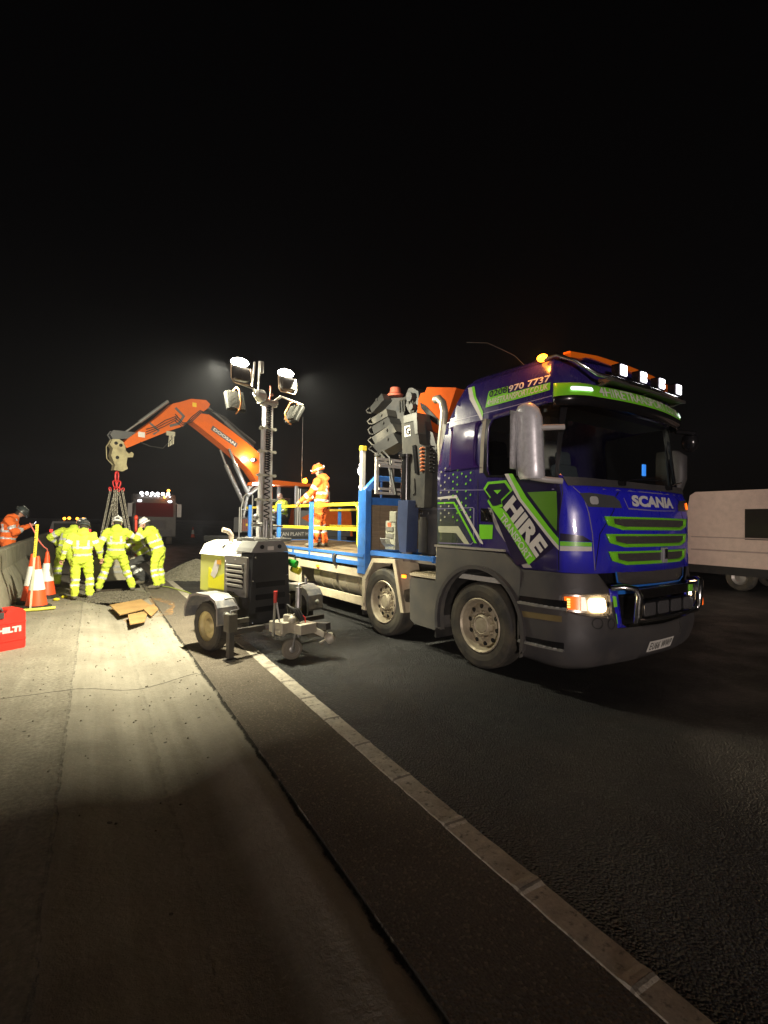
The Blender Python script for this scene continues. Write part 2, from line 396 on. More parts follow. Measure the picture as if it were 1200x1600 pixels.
M_WHITE = mat('white_vinyl', (.62, .6, .56), .4, dirt=.3, dcol=(.35, .33, .28))
M_NAVY = mat('navy_vinyl', (.012, .008, .04), .3, coat=.4, dirt=.1)
M_BLACK = mat('black_gloss', (.008, .008, .009), .18, dirt=.1)
M_RUB = mat('black_rubber', (.012, .012, .012), .6, dirt=.5, dcol=(.05, .045, .035))
M_TYRE = mat('tyre', (.022, .021, .019), .7, dirt=.9, dcol=(.10, .085, .055), dscale=4, bmp=.3, bscale=40)
M_GREYP = mat('grey_plastic', (.085, .083, .078), .5, dirt=.55, dcol=(.15, .135, .10), dscale=4, bmp=.15, bscale=160)
M_DGREY = mat('dark_grey_plastic', (.045, .044, .046), .5, dirt=.5, dcol=(.10, .085, .07), dscale=3, bmp=.12, bscale=160)
M_CHROME = mat('chrome', (.75, .75, .74), .12, 1, dirt=.3)
M_STEEL = mat('galvanised_steel', (.42, .42, .40), .42, .8, dirt=.6, dscale=9)
M_DSTEEL = mat('dark_steel', (.07, .07, .068), .5, .5, dirt=.6, dcol=(.12, .09, .06))
M_CREAM = mat('dusty_cream_paint', (.50, .44, .31), .6, dirt=.7, dcol=(.25, .21, .14), dscale=5, bmp=.15, bscale=50)
M_RIM = mat('dusty_rim', (.42, .37, .27), .5, .35, dirt=.7, dcol=(.2, .165, .11), dscale=9)
M_BLUE = mat('blue_frame_paint', (.035, .17, .55), .42, coat=.3, dirt=.5, dcol=(.02, .07, .2), dscale=7)
M_YEL = mat('yellow_paint', (.75, .55, .02), .5, dirt=.5, dcol=(.3, .22, .05), dscale=8)
M_WOOD = None
def wood_mat(name, c0, c1, sc=(3, 30, 30)):
    m, nt, b = nmat(name); tc = nt.nodes.new('ShaderNodeTexCoord'); mp = nt.nodes.new('ShaderNodeMapping'); mp.inputs['Scale'].default_value = sc
    nt.links.new(tc.outputs['Object'], mp.inputs[0]); n = noisef(nt, 1, .3, .75, vec=mp.outputs[0], detail=8)
    c = mixrgb(nt, n, c0, c1); c = mixrgb(nt, mathn(nt, 'MULTIPLY', noisef(nt, 2.5, .45, .7), .5), c, tuple(x*.4 for x in c0)); nt.links.new(c, b.inputs['Base Color'])
    b.inputs['Roughness'].default_value = .8; bump(nt, b, n, .5, .008); return m
M_WOOD = wood_mat('weathered_board', (.30, .22, .13), (.16, .115, .07), (2, 2, 30))
M_DECK = wood_mat('deck_board', (.38, .28, .16), (.22, .16, .09), (2, 14, 5))
M_GLASS = glassmat('cab_glass', (.6, .64, .65), .8)
M_SIDEG = glassmat('side_glass', (.85, .88, .87), .8)
M_ORANGE = mat('orange_paint', (.62, .115, .008), .38, coat=.4, dirt=.45, dcol=(.35, .08, .015), dscale=3)
M_LENS = glassmat('lens', (.9, .9, .9), .9)
E_WHITE = emat('white_lamp', (1, .95, .85), 6)
E_LED = emat('led_lamp', (1, .98, 1), 2.2)
E_HEAD = emat('headlamp_glow', (1, .74, .42), 32)
E_AMBER = emat('amber_lamp', (1, .24, .01), 14)
E_AMB2 = emat('amber_marker', (1, .13, .005), 3)
M_AMBL = mat('amber_lens', (.8, .17, .01), .2, coat=.5, dirt=.1, emit=(1, .14, .005), es=.05)
M_MESH = mat('grille_mesh', (.05, .046, .045), .6, dirt=.5, dcol=(.12, .1, .09), dscale=40, bmp=1, bscale=220)

# ------------------------------------------------------------------ crane truck: local x forward, y to its left, z up, origin under the front axle
TX = (5.126, 4.565, 0); TA = R(-84.8276)
T = empty('crane_truck', TX, TA)
tag(T, 'violet and lime flatbed lorry with folded crane, parked with its lights on', 'lorry')
A0, R0 = .86, .38; XS = 1.41-.09-R0
def lin(tab, z):
    if z <= tab[0][0]: return tab[0][1]
    for (a, p), (b_, q) in zip(tab, tab[1:]):
        if z <= b_: return p+(q-p)*(z-a)/(b_-a)
    return tab[-1][1]
XF = [(.2, 1.38), (.6, 1.43), (1.3, 1.41), (1.8, 1.40), (2.0, 1.37), (2.1, 1.32), (2.2, 1.29), (2.95, 1.20), (3.1, 1.20), (3.3, 1.18), (3.45, 1.08)]
WZ = [(.2, 1.22), (2.2, 1.25), (2.6, 1.235), (3.0, 1.19), (3.2, 1.175), (3.38, 1.12), (3.45, 1.06)]
def skin(u, z, off=0):
    s = abs(u); sg = 1 if u > 0 else -1; d = lin(XF, z)-1.41; w = lin(WZ, z)/(A0+R0)
    if s <= A0: x, y, nx, ny = 1.41-.09*(s/A0)**2, s, 1, .2*s/A0
    elif s <= A0+R0*PI/2: t = (s-A0)/R0; x, y, nx, ny = XS+R0*math.cos(t), A0+R0*math.sin(t), math.cos(t), math.sin(t)
    else: x, y, nx, ny = XS-(s-A0-R0*PI/2), A0+R0, 0, 1
    k = max(0, min(1, (x-.80)/.45)); k = k*k*(3-2*k)
    return Vector((x+d*k+nx*off, sg*(y*w+ny*off), z))
def U(x, z=None):
    """skin coordinate of the right-hand side point whose local x is given"""
    if z is not None and x > .8:
        lo, hi = 0.0, 3.2
        for _ in range(30):
            md = (lo+hi)/2
            if skin(-md, z).x > x: lo = md
            else: hi = md
        return -lo
    if x <= XS: return -(A0+R0*PI/2+XS-x)
    return -(A0+R0*math.acos(max(-1, min(1, (x-XS)/R0))))
def S(x, z): return (U(x, z), z)
def S0(x, z): return (U(x), z)
def Sp(*pts): return [S(*p) for p in pts]
def mir(pts): return [(-p[0], p[1]) for p in pts][::-1]
def rrect(x0, x1, z0, z1, r, n=4):
    out = []
    for cx, cz, a in ((x1-r, z1-r, 0), (x0+r, z1-r, 90), (x0+r, z0+r, 180), (x1-r, z0+r, 270)):
        out += [(cx+r*math.cos(R(a+90*k/n)), cz+r*math.sin(R(a+90*k/n))) for k in range(n+1)]
    return out
# cab shell
rear = [(-.75, 1.39), (-.75, 2.4), (-.64, 2.95), (-.5, 3.16), (-.36, 3.42)]
half = Sp(*rear[::-1])[::1]
outer = half[::-1][::-1]
right_low = Sp((.38, 1.37), (.60, 1.21), (1.05, 1.21))+[(-.95, 1.21)]
outl = Sp(*rear[::-1])+right_low+mir(Sp(*rear[::-1])+right_low)
winR = Sp((.13, 2.24), (.10, 2.30), (.08, 2.80), (.13, 2.885), (.90, 2.95), (.985, 2.93), (1.0, 2.17), (.5, 2.21))
wsH = [(-1.20, 2.16), (-1.25, 2.2), (-1.21, 2.88), (-1.13, 2.93), (1.13, 2.93), (1.21, 2.88), (1.25, 2.2), (1.20, 2.16), (0, 2.13)]
g = MB(); sheet(g, outl, [winR, mir(winR), wsH], lambda a, b: skin(a, b))
cab = g.build('cab', M_WRAP, T, sol=.04)
g = MB(); rings = []
for z, xr, xf, w, rc in ((3.42, -.37, 1.10, 1.085, .38), (3.46, -.34, 1.06, 1.05, .36), (3.50, -.28, .98, .98, .34), (3.53, -.2, .85, .88, .3), (3.54, -.1, .7, .75, .25)):
    ring = []
    for cx, cy, a in ((xf-rc, w-rc, 0), (xr+.05, w-.05, 90), (xr+.05, -w+.05, 180), (xf-rc, -w+rc, 270)):
        r_ = .05 if cx < xf-rc else rc
        ring += [(cx+r_*math.cos(R(a+90*k/5)), cy+r_*math.sin(R(a+90*k/5)), z) for k in range(6)]
    rings.append(ring)
g.loft(rings, 0, True, caps=True); g.build('roof_cap', M_WRAP, cab)
g = MB(); g.bb(-.72, -.66, -1.2, 1.2, 1.0, 2.95); g.bb(-.7, 1.15, -1.15, 1.15, 1.0, 1.06)
g.build('rear_wall', mat('cab_trim', (.5, .5, .44), .7, dirt=.2), cab)
# glazing
g = MB(); sheet(g, [(p[0]*1.02, 2.5+(p[1]-2.5)*1.03) for p in wsH], [], lambda a, b: skin(a, b, -.02)); g.build('windscreen', M_GLASS, cab)
for side_ in (1, -1):
    g = MB(); pl = [(-1.25*0+U(.54, 2.5)+(p[0]-U(.54, 2.5))*1.04, 2.55+(p[1]-2.55)*1.04) for p in winR]
    sheet(g, pl if side_ == 1 else mir(pl), [], lambda a, b: skin(a, b, -.02)); g.build('side_window', M_SIDEG, cab)
# black window surround, pillars
def decal(name, polys, m, off=.004, par=None, holes=None, du=.09):
    g = MB()
    for i, p in enumerate(polys): sheet(g, p, holes or [], lambda a, b: skin(a, b, off), du=du)
    return g.build(name, m, par or cab)
sur = Sp((1.03, 2.15), (1.03, 2.965), (.05, 2.90), (.05, 2.27), (.10, 2.215), (.5, 2.185))
for k_, f_ in ((0, lambda q: q), (1, mir)):
    decal('window_seal', [f_(sur)], M_BLACK, .005, holes=[f_(winR)])
    decal('pillar', [f_([(-1.235, 2.135), (-1.19, 2.94), S(.99, 2.965), S(1.0, 2.14)])], M_BLACK, .008)
g = MB()
for x0, x1 in ((-.01, .045),): sheet(g, Sp((x0, 2.27), (x1, 2.27), (x1, 2.91), (x0, 2.91)), [], lambda a, b: skin(a, b, .007))
g.build('door_pillar_trim', mat('beige_trim', (.30, .27, .21), .6, dirt=.4), cab)
g = MB(); sheet(g, [(-1.2, 2.075), (-1.23, 2.165), (-.9, 2.155), (0, 2.14), (.9, 2.155), (1.23, 2.165), (1.2, 2.075), (0, 2.075)], [], lambda a, b: skin(a, b, .02)); g.build('wiper_cowl', M_DGREY, cab)
for yy in (-.55, .38):
    g = MB(); a = skin(yy, 2.12, .05); b_ = skin(yy+.62, 2.22, .03)
    g.tube([a, skin(yy+.1, 2.16, .06), b_], .009, 6); g.box(a, (.06, .05, .05)); g.tube([skin(yy+.2, 2.17, .03), skin(yy+.98, 2.21, .025)], .006, 5); g.build('wiper', M_BLACK, cab)
# shut lines and creases, as thin dark/bright inlays
def seam(pts, w, m, name='panel_seam', off=.0035): return decal(name, [strip(pts, w)], m, off, du=.2)
seamM = mat('panel_gap', (.01, .008, .03), .5, dirt=0)
for f_ in (lambda q: q, mir):
    seam(f_(Sp((-.035, 2.2), (-.035, 1.42), (.15, 1.38), (.40, 1.34))), .012, seamM)
    seam(f_(Sp((1.05, 2.14), (1.045, 1.75), (1.05, 1.23))), .012, seamM)
    seam(f_([S(-.70, 2.10), S(-.04, 2.075), S(.5, 2.055), S(1.0, 2.04)]), .010, mat('crease_light', (.22, .2, .36), .3, dirt=.1), 'body_crease')
    seam(f_([S(-.64, 2.965), S(.3, 2.985), S(.97, 3.01)]), .010, MATS['crease_light'], 'body_crease')
    seam(f_([S(-.74, 1.86), S(-.12, 1.87), S(-.1, 1.86), S(-.1, 1.47), S(-.14, 1.435), S(-.72, 1.425)]), .010, MATS['crease_light'], 'locker_outline')
# sleeper window panel, proud and glossy
g = MB(); sp = [(p[0], p[1]) for p in rrect(U(-.09), U(-.52), 2.34, 2.90, .11)]
sheet(g, sp, [], lambda a, b: skin(a, b, .018)); g.build('sleeper_window', mat('violet_glass', (.03, .012, .10), .12, coat=1, dirt=.05, bmp=0), cab, sol=.016)
# ---- livery, right side (and a plain version on the left)
gg = MB()
def L(poly, mi, off=.004): sheet(gg, Sp(*poly), [], lambda a, b: skin(a, b, off), mi=mi, du=.1)
LM = [M_GREEN, M_WHITE, M_NAVY, mat('green_dark', (.10, .26, .02), .4, coat=.3, dirt=.2), mat('silver_vinyl', (.36, .34, .33), .4, dirt=.3), mat('pale_vinyl', (.5, .52, .36), .4, dirt=.3)]
L([(.33, 2.19), (1.03, 2.15), (1.035, 1.58), (.995, 1.45), (.62, 2.02)], 2)
L([(.68, 2.02), (1.02, 2.02), (1.03, 1.62)], 3, .007)
L([(.12, 1.87), (.20, 1.85), (.74, 1.23), (.63, 1.22), (.25, 1.62)], 4)
L([(.06, 2.07), (.55, 2.03), (1.0, 1.45), (.79, 1.30), (.52, 1.23), (.2, 1.82)], 2, .006)
L([(.37, 2.235), (.425, 2.235), (.60, 1.955), (1.05, 1.475), (1.05, 1.43), (.56, 1.95)], 1, .009)
L([(.425, 2.235), (.485, 2.23), (.67, 1.97), (1.05, 1.545), (1.05, 1.475), (.60, 1.955)], 0, .009)
L([(.19, 1.855), (.33, 1.862), (.42, 1.79), (.79, 1.33), (.70, 1.255), (.45, 1.58)], 0, .009)
hexo = [(.06, 2.085), (.125, 2.16), (.395, 2.165), (.49, 2.05), (.335, 1.935), (.35, 1.875), (.25, 1.85), (.19, 1.85), (.12, 1.94), (.16, 1.975)]
L(hexo, 0, .011)
c0 = (.27, 2.02)
L([(c0[0]+(p[0]-c0[0])*.84, c0[1]+(p[1]-c0[1])*.80) for p in hexo], 2, .014)
L([(.22, 2.06), (.335, 2.06), (.275, 2.015)], 0, .017)
L([(-.01, 1.67), (.20, 1.67), (.19, 1.51), (-.01, 1.50)], 0)
# sleeper side marks
L([(-.74, 1.985), (-.41, 1.99), (.0, 1.46), (.05, 1.44), (.04, 1.47), (-.395, 2.03), (-.74, 2.01)], 1)
L([(-.74, 1.925), (-.45, 1.925), (-.09, 1.45), (-.05, 1.45), (-.43, 1.945), (-.74, 1.945)], 0)
L([(-.73, 1.64), (-.36, 1.645), (-.17, 1.435), (-.26, 1.435), (-.40, 1.56), (-.72, 1.56)], 5)
rnd = random.Random(5)
for i in range(9):
    for j in range(9):
        x = -.68+i*.075; z = 1.72+j*.088+(i % 2)*.04
        if z > 2.38 or (x > -.3 and z > 2.3) or x > -.09: continue
        if rnd.random() < .18: continue
        r_ = .017
        L([(x-r_, z-.006), (x, z-r_), (x+r_, z), (x+.004, z+.007), (x+.004, z+r_), (x-.006, z+.006)], 0 if x > -.5 else 5, .005)
# roof flash
L([(-.34, 3.36), (-.275, 3.36), (-.21, 3.24), (-.02, 2.93), (-.02, 2.87), (-.26, 3.2)], 1, .005)
L([(-.275, 3.36), (-.23, 3.36), (-.16, 3.22), (-.02, 3.0), (-.02, 2.93), (-.21, 3.24)], 0, .005)
# phone number plate
L([(.01, 3.045), (.90, 3.07), (.90, 3.15), (.345, 3.15), (.33, 3.235), (.05, 3.235)], 0, .005)
# green/white band round the front corner
sheet(gg, [S(1.06, 1.52), S(1.06, 1.475), (-1.03, 1.475), (-1.03, 1.515)], [], lambda a, b: skin(a, b, .005), mi=0)
sheet(gg, [S(1.06, 1.473), S(1.06, 1.425), (-1.03, 1.43), (-1.03, 1.473)], [], lambda a, b: skin(a, b, .005), mi=1)
sheet(gg, [S(1.06, 1.60), S(1.06, 1.522), (-1.02, 1.522), (-1.12, 1.58)], [], lambda a, b: skin(a, b, .004), mi=2)
gg.build('livery_graphic', LM, cab, fix=False)
gt = MB()
wp = lambda off: (lambda a, b: skin(U(a, b), b, off))
put_text(gt, 'HIRE', (.355, 1.865), (.80, 1.335), (.50, 2.0), wp(.013), bold=.05)
put_text(gt, 'TRANSPORT', (.30, 1.755), (.685, 1.295), (.365, 1.81), wp(.013), bold=.015, mi=0)
put_text(gt, '0208', (.065, 3.155), (.335, 3.16), (.065, 3.228), wp(.012), bold=.02, mi=1)
put_text(gt, '970 7737', (.355, 3.158), (.90, 3.16), (.355, 3.232), wp(.012), bold=.02, mi=0)
put_text(gt, '4HIRETRANSPORT.CO.UK', (.04, 3.062), (.88, 3.08), (.045, 3.13), wp(.012), bold=.01, mi=0)
gt.build('side_lettering', [M_WHITE, M_NAVY], cab, fix=False)
# door handle
g = MB(); hp = Sp((.01, 1.86), (.19, 1.85), (.20, 1.70), (.01, 1.71)); sheet(g, hp, [], lambda a, b: skin(a, b, .004)); g.tube([skin(U(.06), 1.83, .03), skin(U(.12), 1.80, .05), skin(U(.13), 1.72, .03)], .014, 8)
g.build('door_handle', M_BLACK, cab)
# front face: badge, grilles
g = MB(); put_text(g, 'SCANIA', (-.44, 1.885), (.44, 1.885), (-.44, 2.005), lambda a, b: skin(a, b, .012), bold=.055)
me = g.build('badge_lettering', mat('badge_silver', (.72, .72, .72), .35, .1, dirt=.2), cab, fix=False)
seam([(-.55, 1.97), (-.5, 1.86), (0, 1.85), (.5, 1.86), (.55, 1.97)], .01, MATS['crease_light'], 'badge_outline')
seam([(-1.0, 1.24), (-.93, 1.6), (-.72, 1.84), (-.66, 1.99), (-.6, 2.03)], .01, seamM)
seam([(-1.18, 2.1), (-1.08, 1.95), (-1.02, 1.6), (-1.0, 1.24)], .01, MATS['crease_light'], 'body_crease')
seam([(1.0, 1.24), (.93, 1.6), (.72, 1.84), (.66, 1.99), (.6, 2.03)], .01, seamM)
seam([(-1.0, 2.055), (0, 2.045), (1.0, 2.055)], .012, MATS['crease_light'], 'body_crease')
for (y0, y1, zt, zb, in0) in ((-.87, .87, 1.775, 1.64, .25), (-.85, .85, 1.60, 1.465, .25), (-.82, .82, 1.425, 1.285, .24)):
    o_ = [(y0, zt), (y0+.05, zb+.045), (y0+in0, zb), (y1-in0, zb), (y1-.05, zb+.045), (y1, zt)]
    i_ = [(y0+.115, zt-.022), (y0+.13, zb+.06), (y0+in0+.03, zb+.034), (y1-in0-.03, zb+.034), (y1-.13, zb+.06), (y1-.115, zt-.022)]
    g = MB(); sheet(g, o_, [i_], lambda a, b: skin(a, b, .022)); gr = g.build('grille', M_GREEN, cab, sol=.02)
    g = MB(); sheet(g, [(p[0]*1.01, p[1]) for p in i_], [], lambda a, b: skin(a, b, .008)); g.build('mesh', M_MESH, gr)
g = MB(); g.bb(1.415, 1.45, .06, .15, 1.29, 1.455); g.bb(1.45, 1.46, .075, .135, 1.33, 1.44, 1); g.build('front_camera', [mat('camera_grey', (.3, .3, .33), .4, dirt=.2), M_CHROME], T, bev=.006)
# marker lamps beside the badge
for sy, lit in ((-1, 0), (1, 1)):
    pl = [(-1.12, 2.0), (-1.02, 2.005), (-.70, 1.985), (-.62, 1.93), (-.60, 1.862), (-1.05, 1.865)]
    if sy > 0: pl = mir(pl)
    g = MB(); sheet(g, pl, [], lambda a, b: skin(a, b, .006)); q = g.build('marker_lamp', mat('smoked_lens', (.07, .075, .08), .15, coat=.6, dirt=.1), cab)
    g = MB(); sheet(g, [(sy*a, b) for a, b in rrect(.93, 1.03, 1.89, 1.97, .03)], [], lambda a, b: skin(a, b, .012)); g.build('bulb', E_AMB2 if lit else mat('clear_bulb', (.4, .4, .4), .2, dirt=.1), q)
# visor
VZ = [(3.135, .03), (3.11, .07), (3.04, .10), (2.98, .115), (2.93, .11), (2.885, .06)]
ue = -U(.93, 3.05)
def visor_pt(u, z):
    off = lin(sorted(VZ), z); e = abs(u)
    k = 1 if e < ue-.22 else max(0, (ue-e)/.22)**.5
    return skin(u, z+.012*0, .01+off*k)
g = MB(); N = 60
us = [-ue+2*ue*i/N for i in range(N+1)]
zs = [3.135, 3.12, 3.09, 3.05, 3.01, 2.985, 2.98, 2.96, 2.93, 2.90, 2.885]
vs = [visor_pt(u, z) for z in zs for u in us]
for j in range(len(zs)-1):
    for i in range(N): g.add([], []); g.f.append((j*(N+1)+i, j*(N+1)+i+1, (j+1)*(N+1)+i+1, (j+1)*(N+1)+i)); g.m.append(0 if zs[j+1] >= 2.985 else 1); g.s.append(True)
g.v = [tuple(v) for v in vs]; vis = g.build('sun_visor', [M_GREEN, M_BLACK], cab, sol=.012)
g = MB(); put_text(g, '4HIRETRANSPORT.CO.UK', (-.84, 2.998), (.93, 2.998), (-.84, 3.10), lambda a, b: visor_pt(a, b)+Vector((.004, 0, .004)), bold=.012); g.build('visor_lettering', M_WHITE, vis, fix=False)
for c_ in (-1.03, 1.03):
    g = MB(); sheet(g, [(c_+a, b) for a, b in rrect(-.10, .10, 3.03, 3.075, .015)], [], lambda a, b: visor_pt(a, b)+Vector((.008, .008*(1 if a > 0 else -1), .003))); g.build('marker_lamp', emat('cool_marker', (.9, .92, 1), 1.3), vis)
# interior
g = MB()
def seat(g, yc):
    g.box((.10, yc, 1.75), (.52, .5, .16)); g.box((-.16, yc, 2.15), (.14, .5, .78), Matrix.Rotation(R(-12), 3, 'Y')); g.box((-.24, yc, 2.62), (.10, .28, .22), Matrix.Rotation(R(-8), 3, 'Y'))
    g.box((.1, yc, 1.4), (.35, .4, .6))
for yc in (-.68, .68): 
    g = MB(); seat(g, yc); g.build('seat', mat('seat_fabric', (.10, .12, .13), .85, dirt=.3), cab, bev=.05, seg=3)
g = MB(); g.add([], []); pr = [(.72, 1.4), (.72, 2.0), (.86, 2.1), (1.16, 2.13), (1.2, 1.4)]
g.prism(pr, (0, 1.1, 0), (1, 0, 0), (0, 0, 1), 2.2); g.build('dashboard', mat('dash_plastic', (.30, .32, .32), .7, dirt=.4, dcol=(.2, .2, .19), dscale=10), cab, bev=.03)
g = MB(); cen = Vector((.62, -.62, 2.02)); ax = Vector((.75, 0, -.66)).normalized(); uu = Vector((0, 1, 0)); ww = ax.cross(uu)
g.tube([cen+(uu*math.cos(2*PI*k/20)+ww*math.sin(2*PI*k/20))*.23 for k in range(20)], .018, 6, closed=True); g.cyl(cen, cen+ax*.25, .05, .04, 10); g.box(cen, (.04, .42, .06)); g.build('steering_wheel', M_BLACK, cab)
g = MB(); g.bb(.93, .95, .60, .66, 2.30, 2.44); g.build('phone_screen', emat('blue_screen', (.05, .3, 1), 1.5), cab)
g = MB(); g.bb(.6, 1.0, -1.0, 1.0, 2.90, 2.97); g.bb(-.66, -.6, -1.15, 1.15, 2.5, 2.95, 1); g.build('headlining', [mat('headlining', (.2, .2, .18), .9, dirt=.2), mat('curtain', (.45, .45, .38), .9, dirt=.2)], cab)
# right-hand mirror: tall bright cover standing off the door, and its arms
g = MB(); sec = [(.0, .02), (.10, .07), (.22, .085), (.33, .05), (.375, -.03), (.36, -.10), (.30, -.13), (.0, -.08)]
rings = []
for z, k, dx in ((2.14, .82, .06), (2.17, .96, .04), (2.3, 1, .02), (2.62, 1, 0), (2.76, .97, 0), (2.85, .85, .0), (2.90, .62, .02), (2.91, .45, .05)):
    rings.append([(.68+dx+a*k*.74, -1.43+b_*k*(-.8), z) for a, b_ in sec])
g.loft(rings, 0, True); mr = g.build('door_mirror', mat('brushed_cover', (.80, .80, .84), .34, .35, dirt=.5, dscale=14), T)
g = MB(); g.tube([(.78, -1.42, 2.66), (.98, -1.36, 2.65), (1.08, -1.2, 2.66)], .03, 10); g.build('mirror_arm', mat('arm_grey', (.42, .40, .38), .4, dirt=.3), mr)
g = MB(); g.tube([(.85, -1.42, 2.16), (.99, -1.34, 2.13), (1.06, -1.2, 2.12)], .032, 10, mi=0); g.build('mirror_arm', mat('arm_grey', (.42, .40, .38), .4, dirt=.3), mr)
g = MB(); g.bb(.675, .685, -1.54, -1.38, 2.25, 2.85); g.build('mirror_glass', M_CHROME, mr)
g = MB(); g.sph((1.12, 1.44, 2.78), .15, 12, 0, (.7, .55, .9)); g.tube([(1.05, 1.2, 2.9), (1.2, 1.4, 2.88)], .03); g.build('kerb_mirror', M_BLACK, T)
g = MB(); rings = [[(.72+a*k, 1.45+b_*k, z) for a, b_ in sec] for z, k in ((2.14, .85), (2.3, 1), (2.6, 1), (2.68, .7))]; g.loft(rings, 0, True); g.build('door_mirror', M_DGREY, T)
# roof light bar
g = MB(); pth = [(.78, -1.13, 3.43), (.92, -1.11, 3.45), (1.08, -1.02, 3.36), (1.24, -.88, 3.21), (1.34, -.7, 3.175), (1.36, 0, 3.175)]
pth = pth+[(x, -y, z) for x, y, z in pth[:-1][::-1]]
g.tube(pth, .021, 10); lb = g.build('roof_light_bar', M_CHROME, T)
g = MB(); g.box((1.27, 0, 3.165), (.17, 1.55, .03), Matrix.Rotation(R(8), 3, 'Y'))
for y in (-.75, 0, .75): g.bar((1.02, y, 3.08), (1.3, y, 3.16), .03)
g.build('lamp_tray', M_DSTEEL, lb)
for y in (-.57, -.17, .23, .63):
    g = MB(); g.prism(rrect(-.075, .075, -.07, .07, .02), (1.25, y, 3.285), (0, 1, 0), (0, 0, 1), .085); g.bar((1.29, y, 3.17), (1.29, y, 3.22), .03)
    lm = g.build('spot_lamp', M_BLACK, lb)
    g = MB(); g.prism(rrect(-.064, .064, -.058, .058, .015), (1.337, y, 3.285), (0, 1, 0), (0, 0, 1), .006); 
    for a in (-.03, .03):
        for b_ in (-.028, .028): g.prism(rrect(a-.024, a+.024, b_-.022, b_+.022, .008), (1.3435, y, 3.285), (0, 1, 0), (0, 0, 1), .004, mi=1)
    g.build('lens', [emat('led_surround', (.75, .72, .85), .8), emat('led_core', (1, .97, 1), 14)], lm)
g = MB(); g.loft([[(x-.05, y, z), (x+.05, y, z), (x+.04, y, z+.07), (x-.04, y, z+.07)] for x, y, z in ((1.0, -1.05, 3.40), (1.02, -.6, 3.44), (1.03, 0, 3.45), (1.02, .6, 3.44), (1.0, 1.05, 3.40))]); g.build('amber_light_bar', M_AMBL, lb, bev=.012)
for s_ in (-1, 1):
    g = MB(); g.sph((.76, s_*1.13, 3.45), .045, 12, 0, (1.4, 1, .9)); g.build('beacon', E_AMBER if s_ < 0 else M_AMBL, lb)
pl = bpy.data.lights.new('beacon_light', 'POINT'); po = bpy.data.objects.new('beacon_light', pl); COL.objects.link(po); po.parent = T; po.location = (.74, -1.24, 3.50); pl.energy = 16; pl.color = (1, .3, .03); pl.shadow_soft_size = .04
g = MB(); g.tube([(.45, -1.0, 3.45), (.3, -1.03, 3.62), (-.05, -1.1, 3.85), (-.35, -1.15, 3.93)], .004, 5); g.build('aerial', M_DSTEEL, T)
# bumper and steps: grey plastic wrapped round the same corner
def Bk(x, z): return (U(x), z)
bo = [Bk(.59, 1.20), Bk(.59, .27), Bk(.8, .25), (-1.3, .25), (-.9, .28), (0, .31), (.9, .28), (1.3, .25), (-Bk(.8, .25)[0], .25), (-Bk(.59, .27)[0], .27), (-Bk(.59, 1.2)[0], 1.2), (.97, 1.21), (.80, 1.03), (.77, .67), (0, .65), (-.77, .67), (-.80, 1.03), (-.97, 1.21)]
HL = [(-1.30, 1.00), (-1.32, .97), (-1.31, .86), (-1.28, .835), (-.845, .808), (-.825, .83), (-.83, .985), (-.85, 1.003)]
stp = [[Bk(.60, .925), Bk(.60, .845), (U(1.12), .86), (U(1.12), .94)], [Bk(.61, .51), Bk(.61, .44), (U(1.10), .45), (U(1.10), .53)]]
boff = lambda z: lin([(.25, -.05), (.34, .02), (.5, .055), (.75, .05), (1.2, .0)], z)
g = MB(); sheet(g, bo, [HL, mir(HL)], lambda a, b: skin(a, b, boff(b)), dz=.06); bp = g.build('bumper', M_DGREY, T, sol=.03)
for st_ in stp:
    g = MB(); sheet(g, st_, [], lambda a, b: skin(a, b, boff(b)+.004)); q = g.build('step_recess', M_BLACK, bp)
    g = MB(); zt = min(p[1] for p in st_)
    pts = [skin(u, zt+.012, boff(zt)+.015) for u in (st_[0][0], (st_[0][0]+st_[2][0])/2, st_[2][0])]
    for a, b_ in zip(pts, pts[1:]): g.bar(a, b_, .04, .022)
    for k in range(10):
        u = st_[0][0]+(st_[2][0]-st_[0][0])*(k+.5)/10; c_ = skin(u, zt+.045, boff(zt)+.012); g.box(c_-Vector((0, 0, .022)), (.035, .03, .008), R(30*(-1)**k))
    g.build('tread', M_STEEL, q)
g = MB(); sheet(g, [Bk(.60, .71), Bk(.60, .77), (U(1.08), .79), (U(1.08), .73)], [], lambda a, b: skin(a, b, .055)); g.build('reflector', mat('dull_amber', (.16, .12, .05), .4, dirt=.3), bp)
for u, z in ((-1.02, .735), (-.86, .72)):
    g = MB(); sheet(g, [(u+.055*math.cos(2*PI*k/16), z+.055*math.sin(2*PI*k/16)) for k in range(16)], [[(u+.045*math.cos(2*PI*k/16), z+.045*math.sin(2*PI*k/16)) for k in range(16)]], lambda a, b: skin(a, b, boff(b)+.006)); g.build('blank_cap', M_RUB, bp)
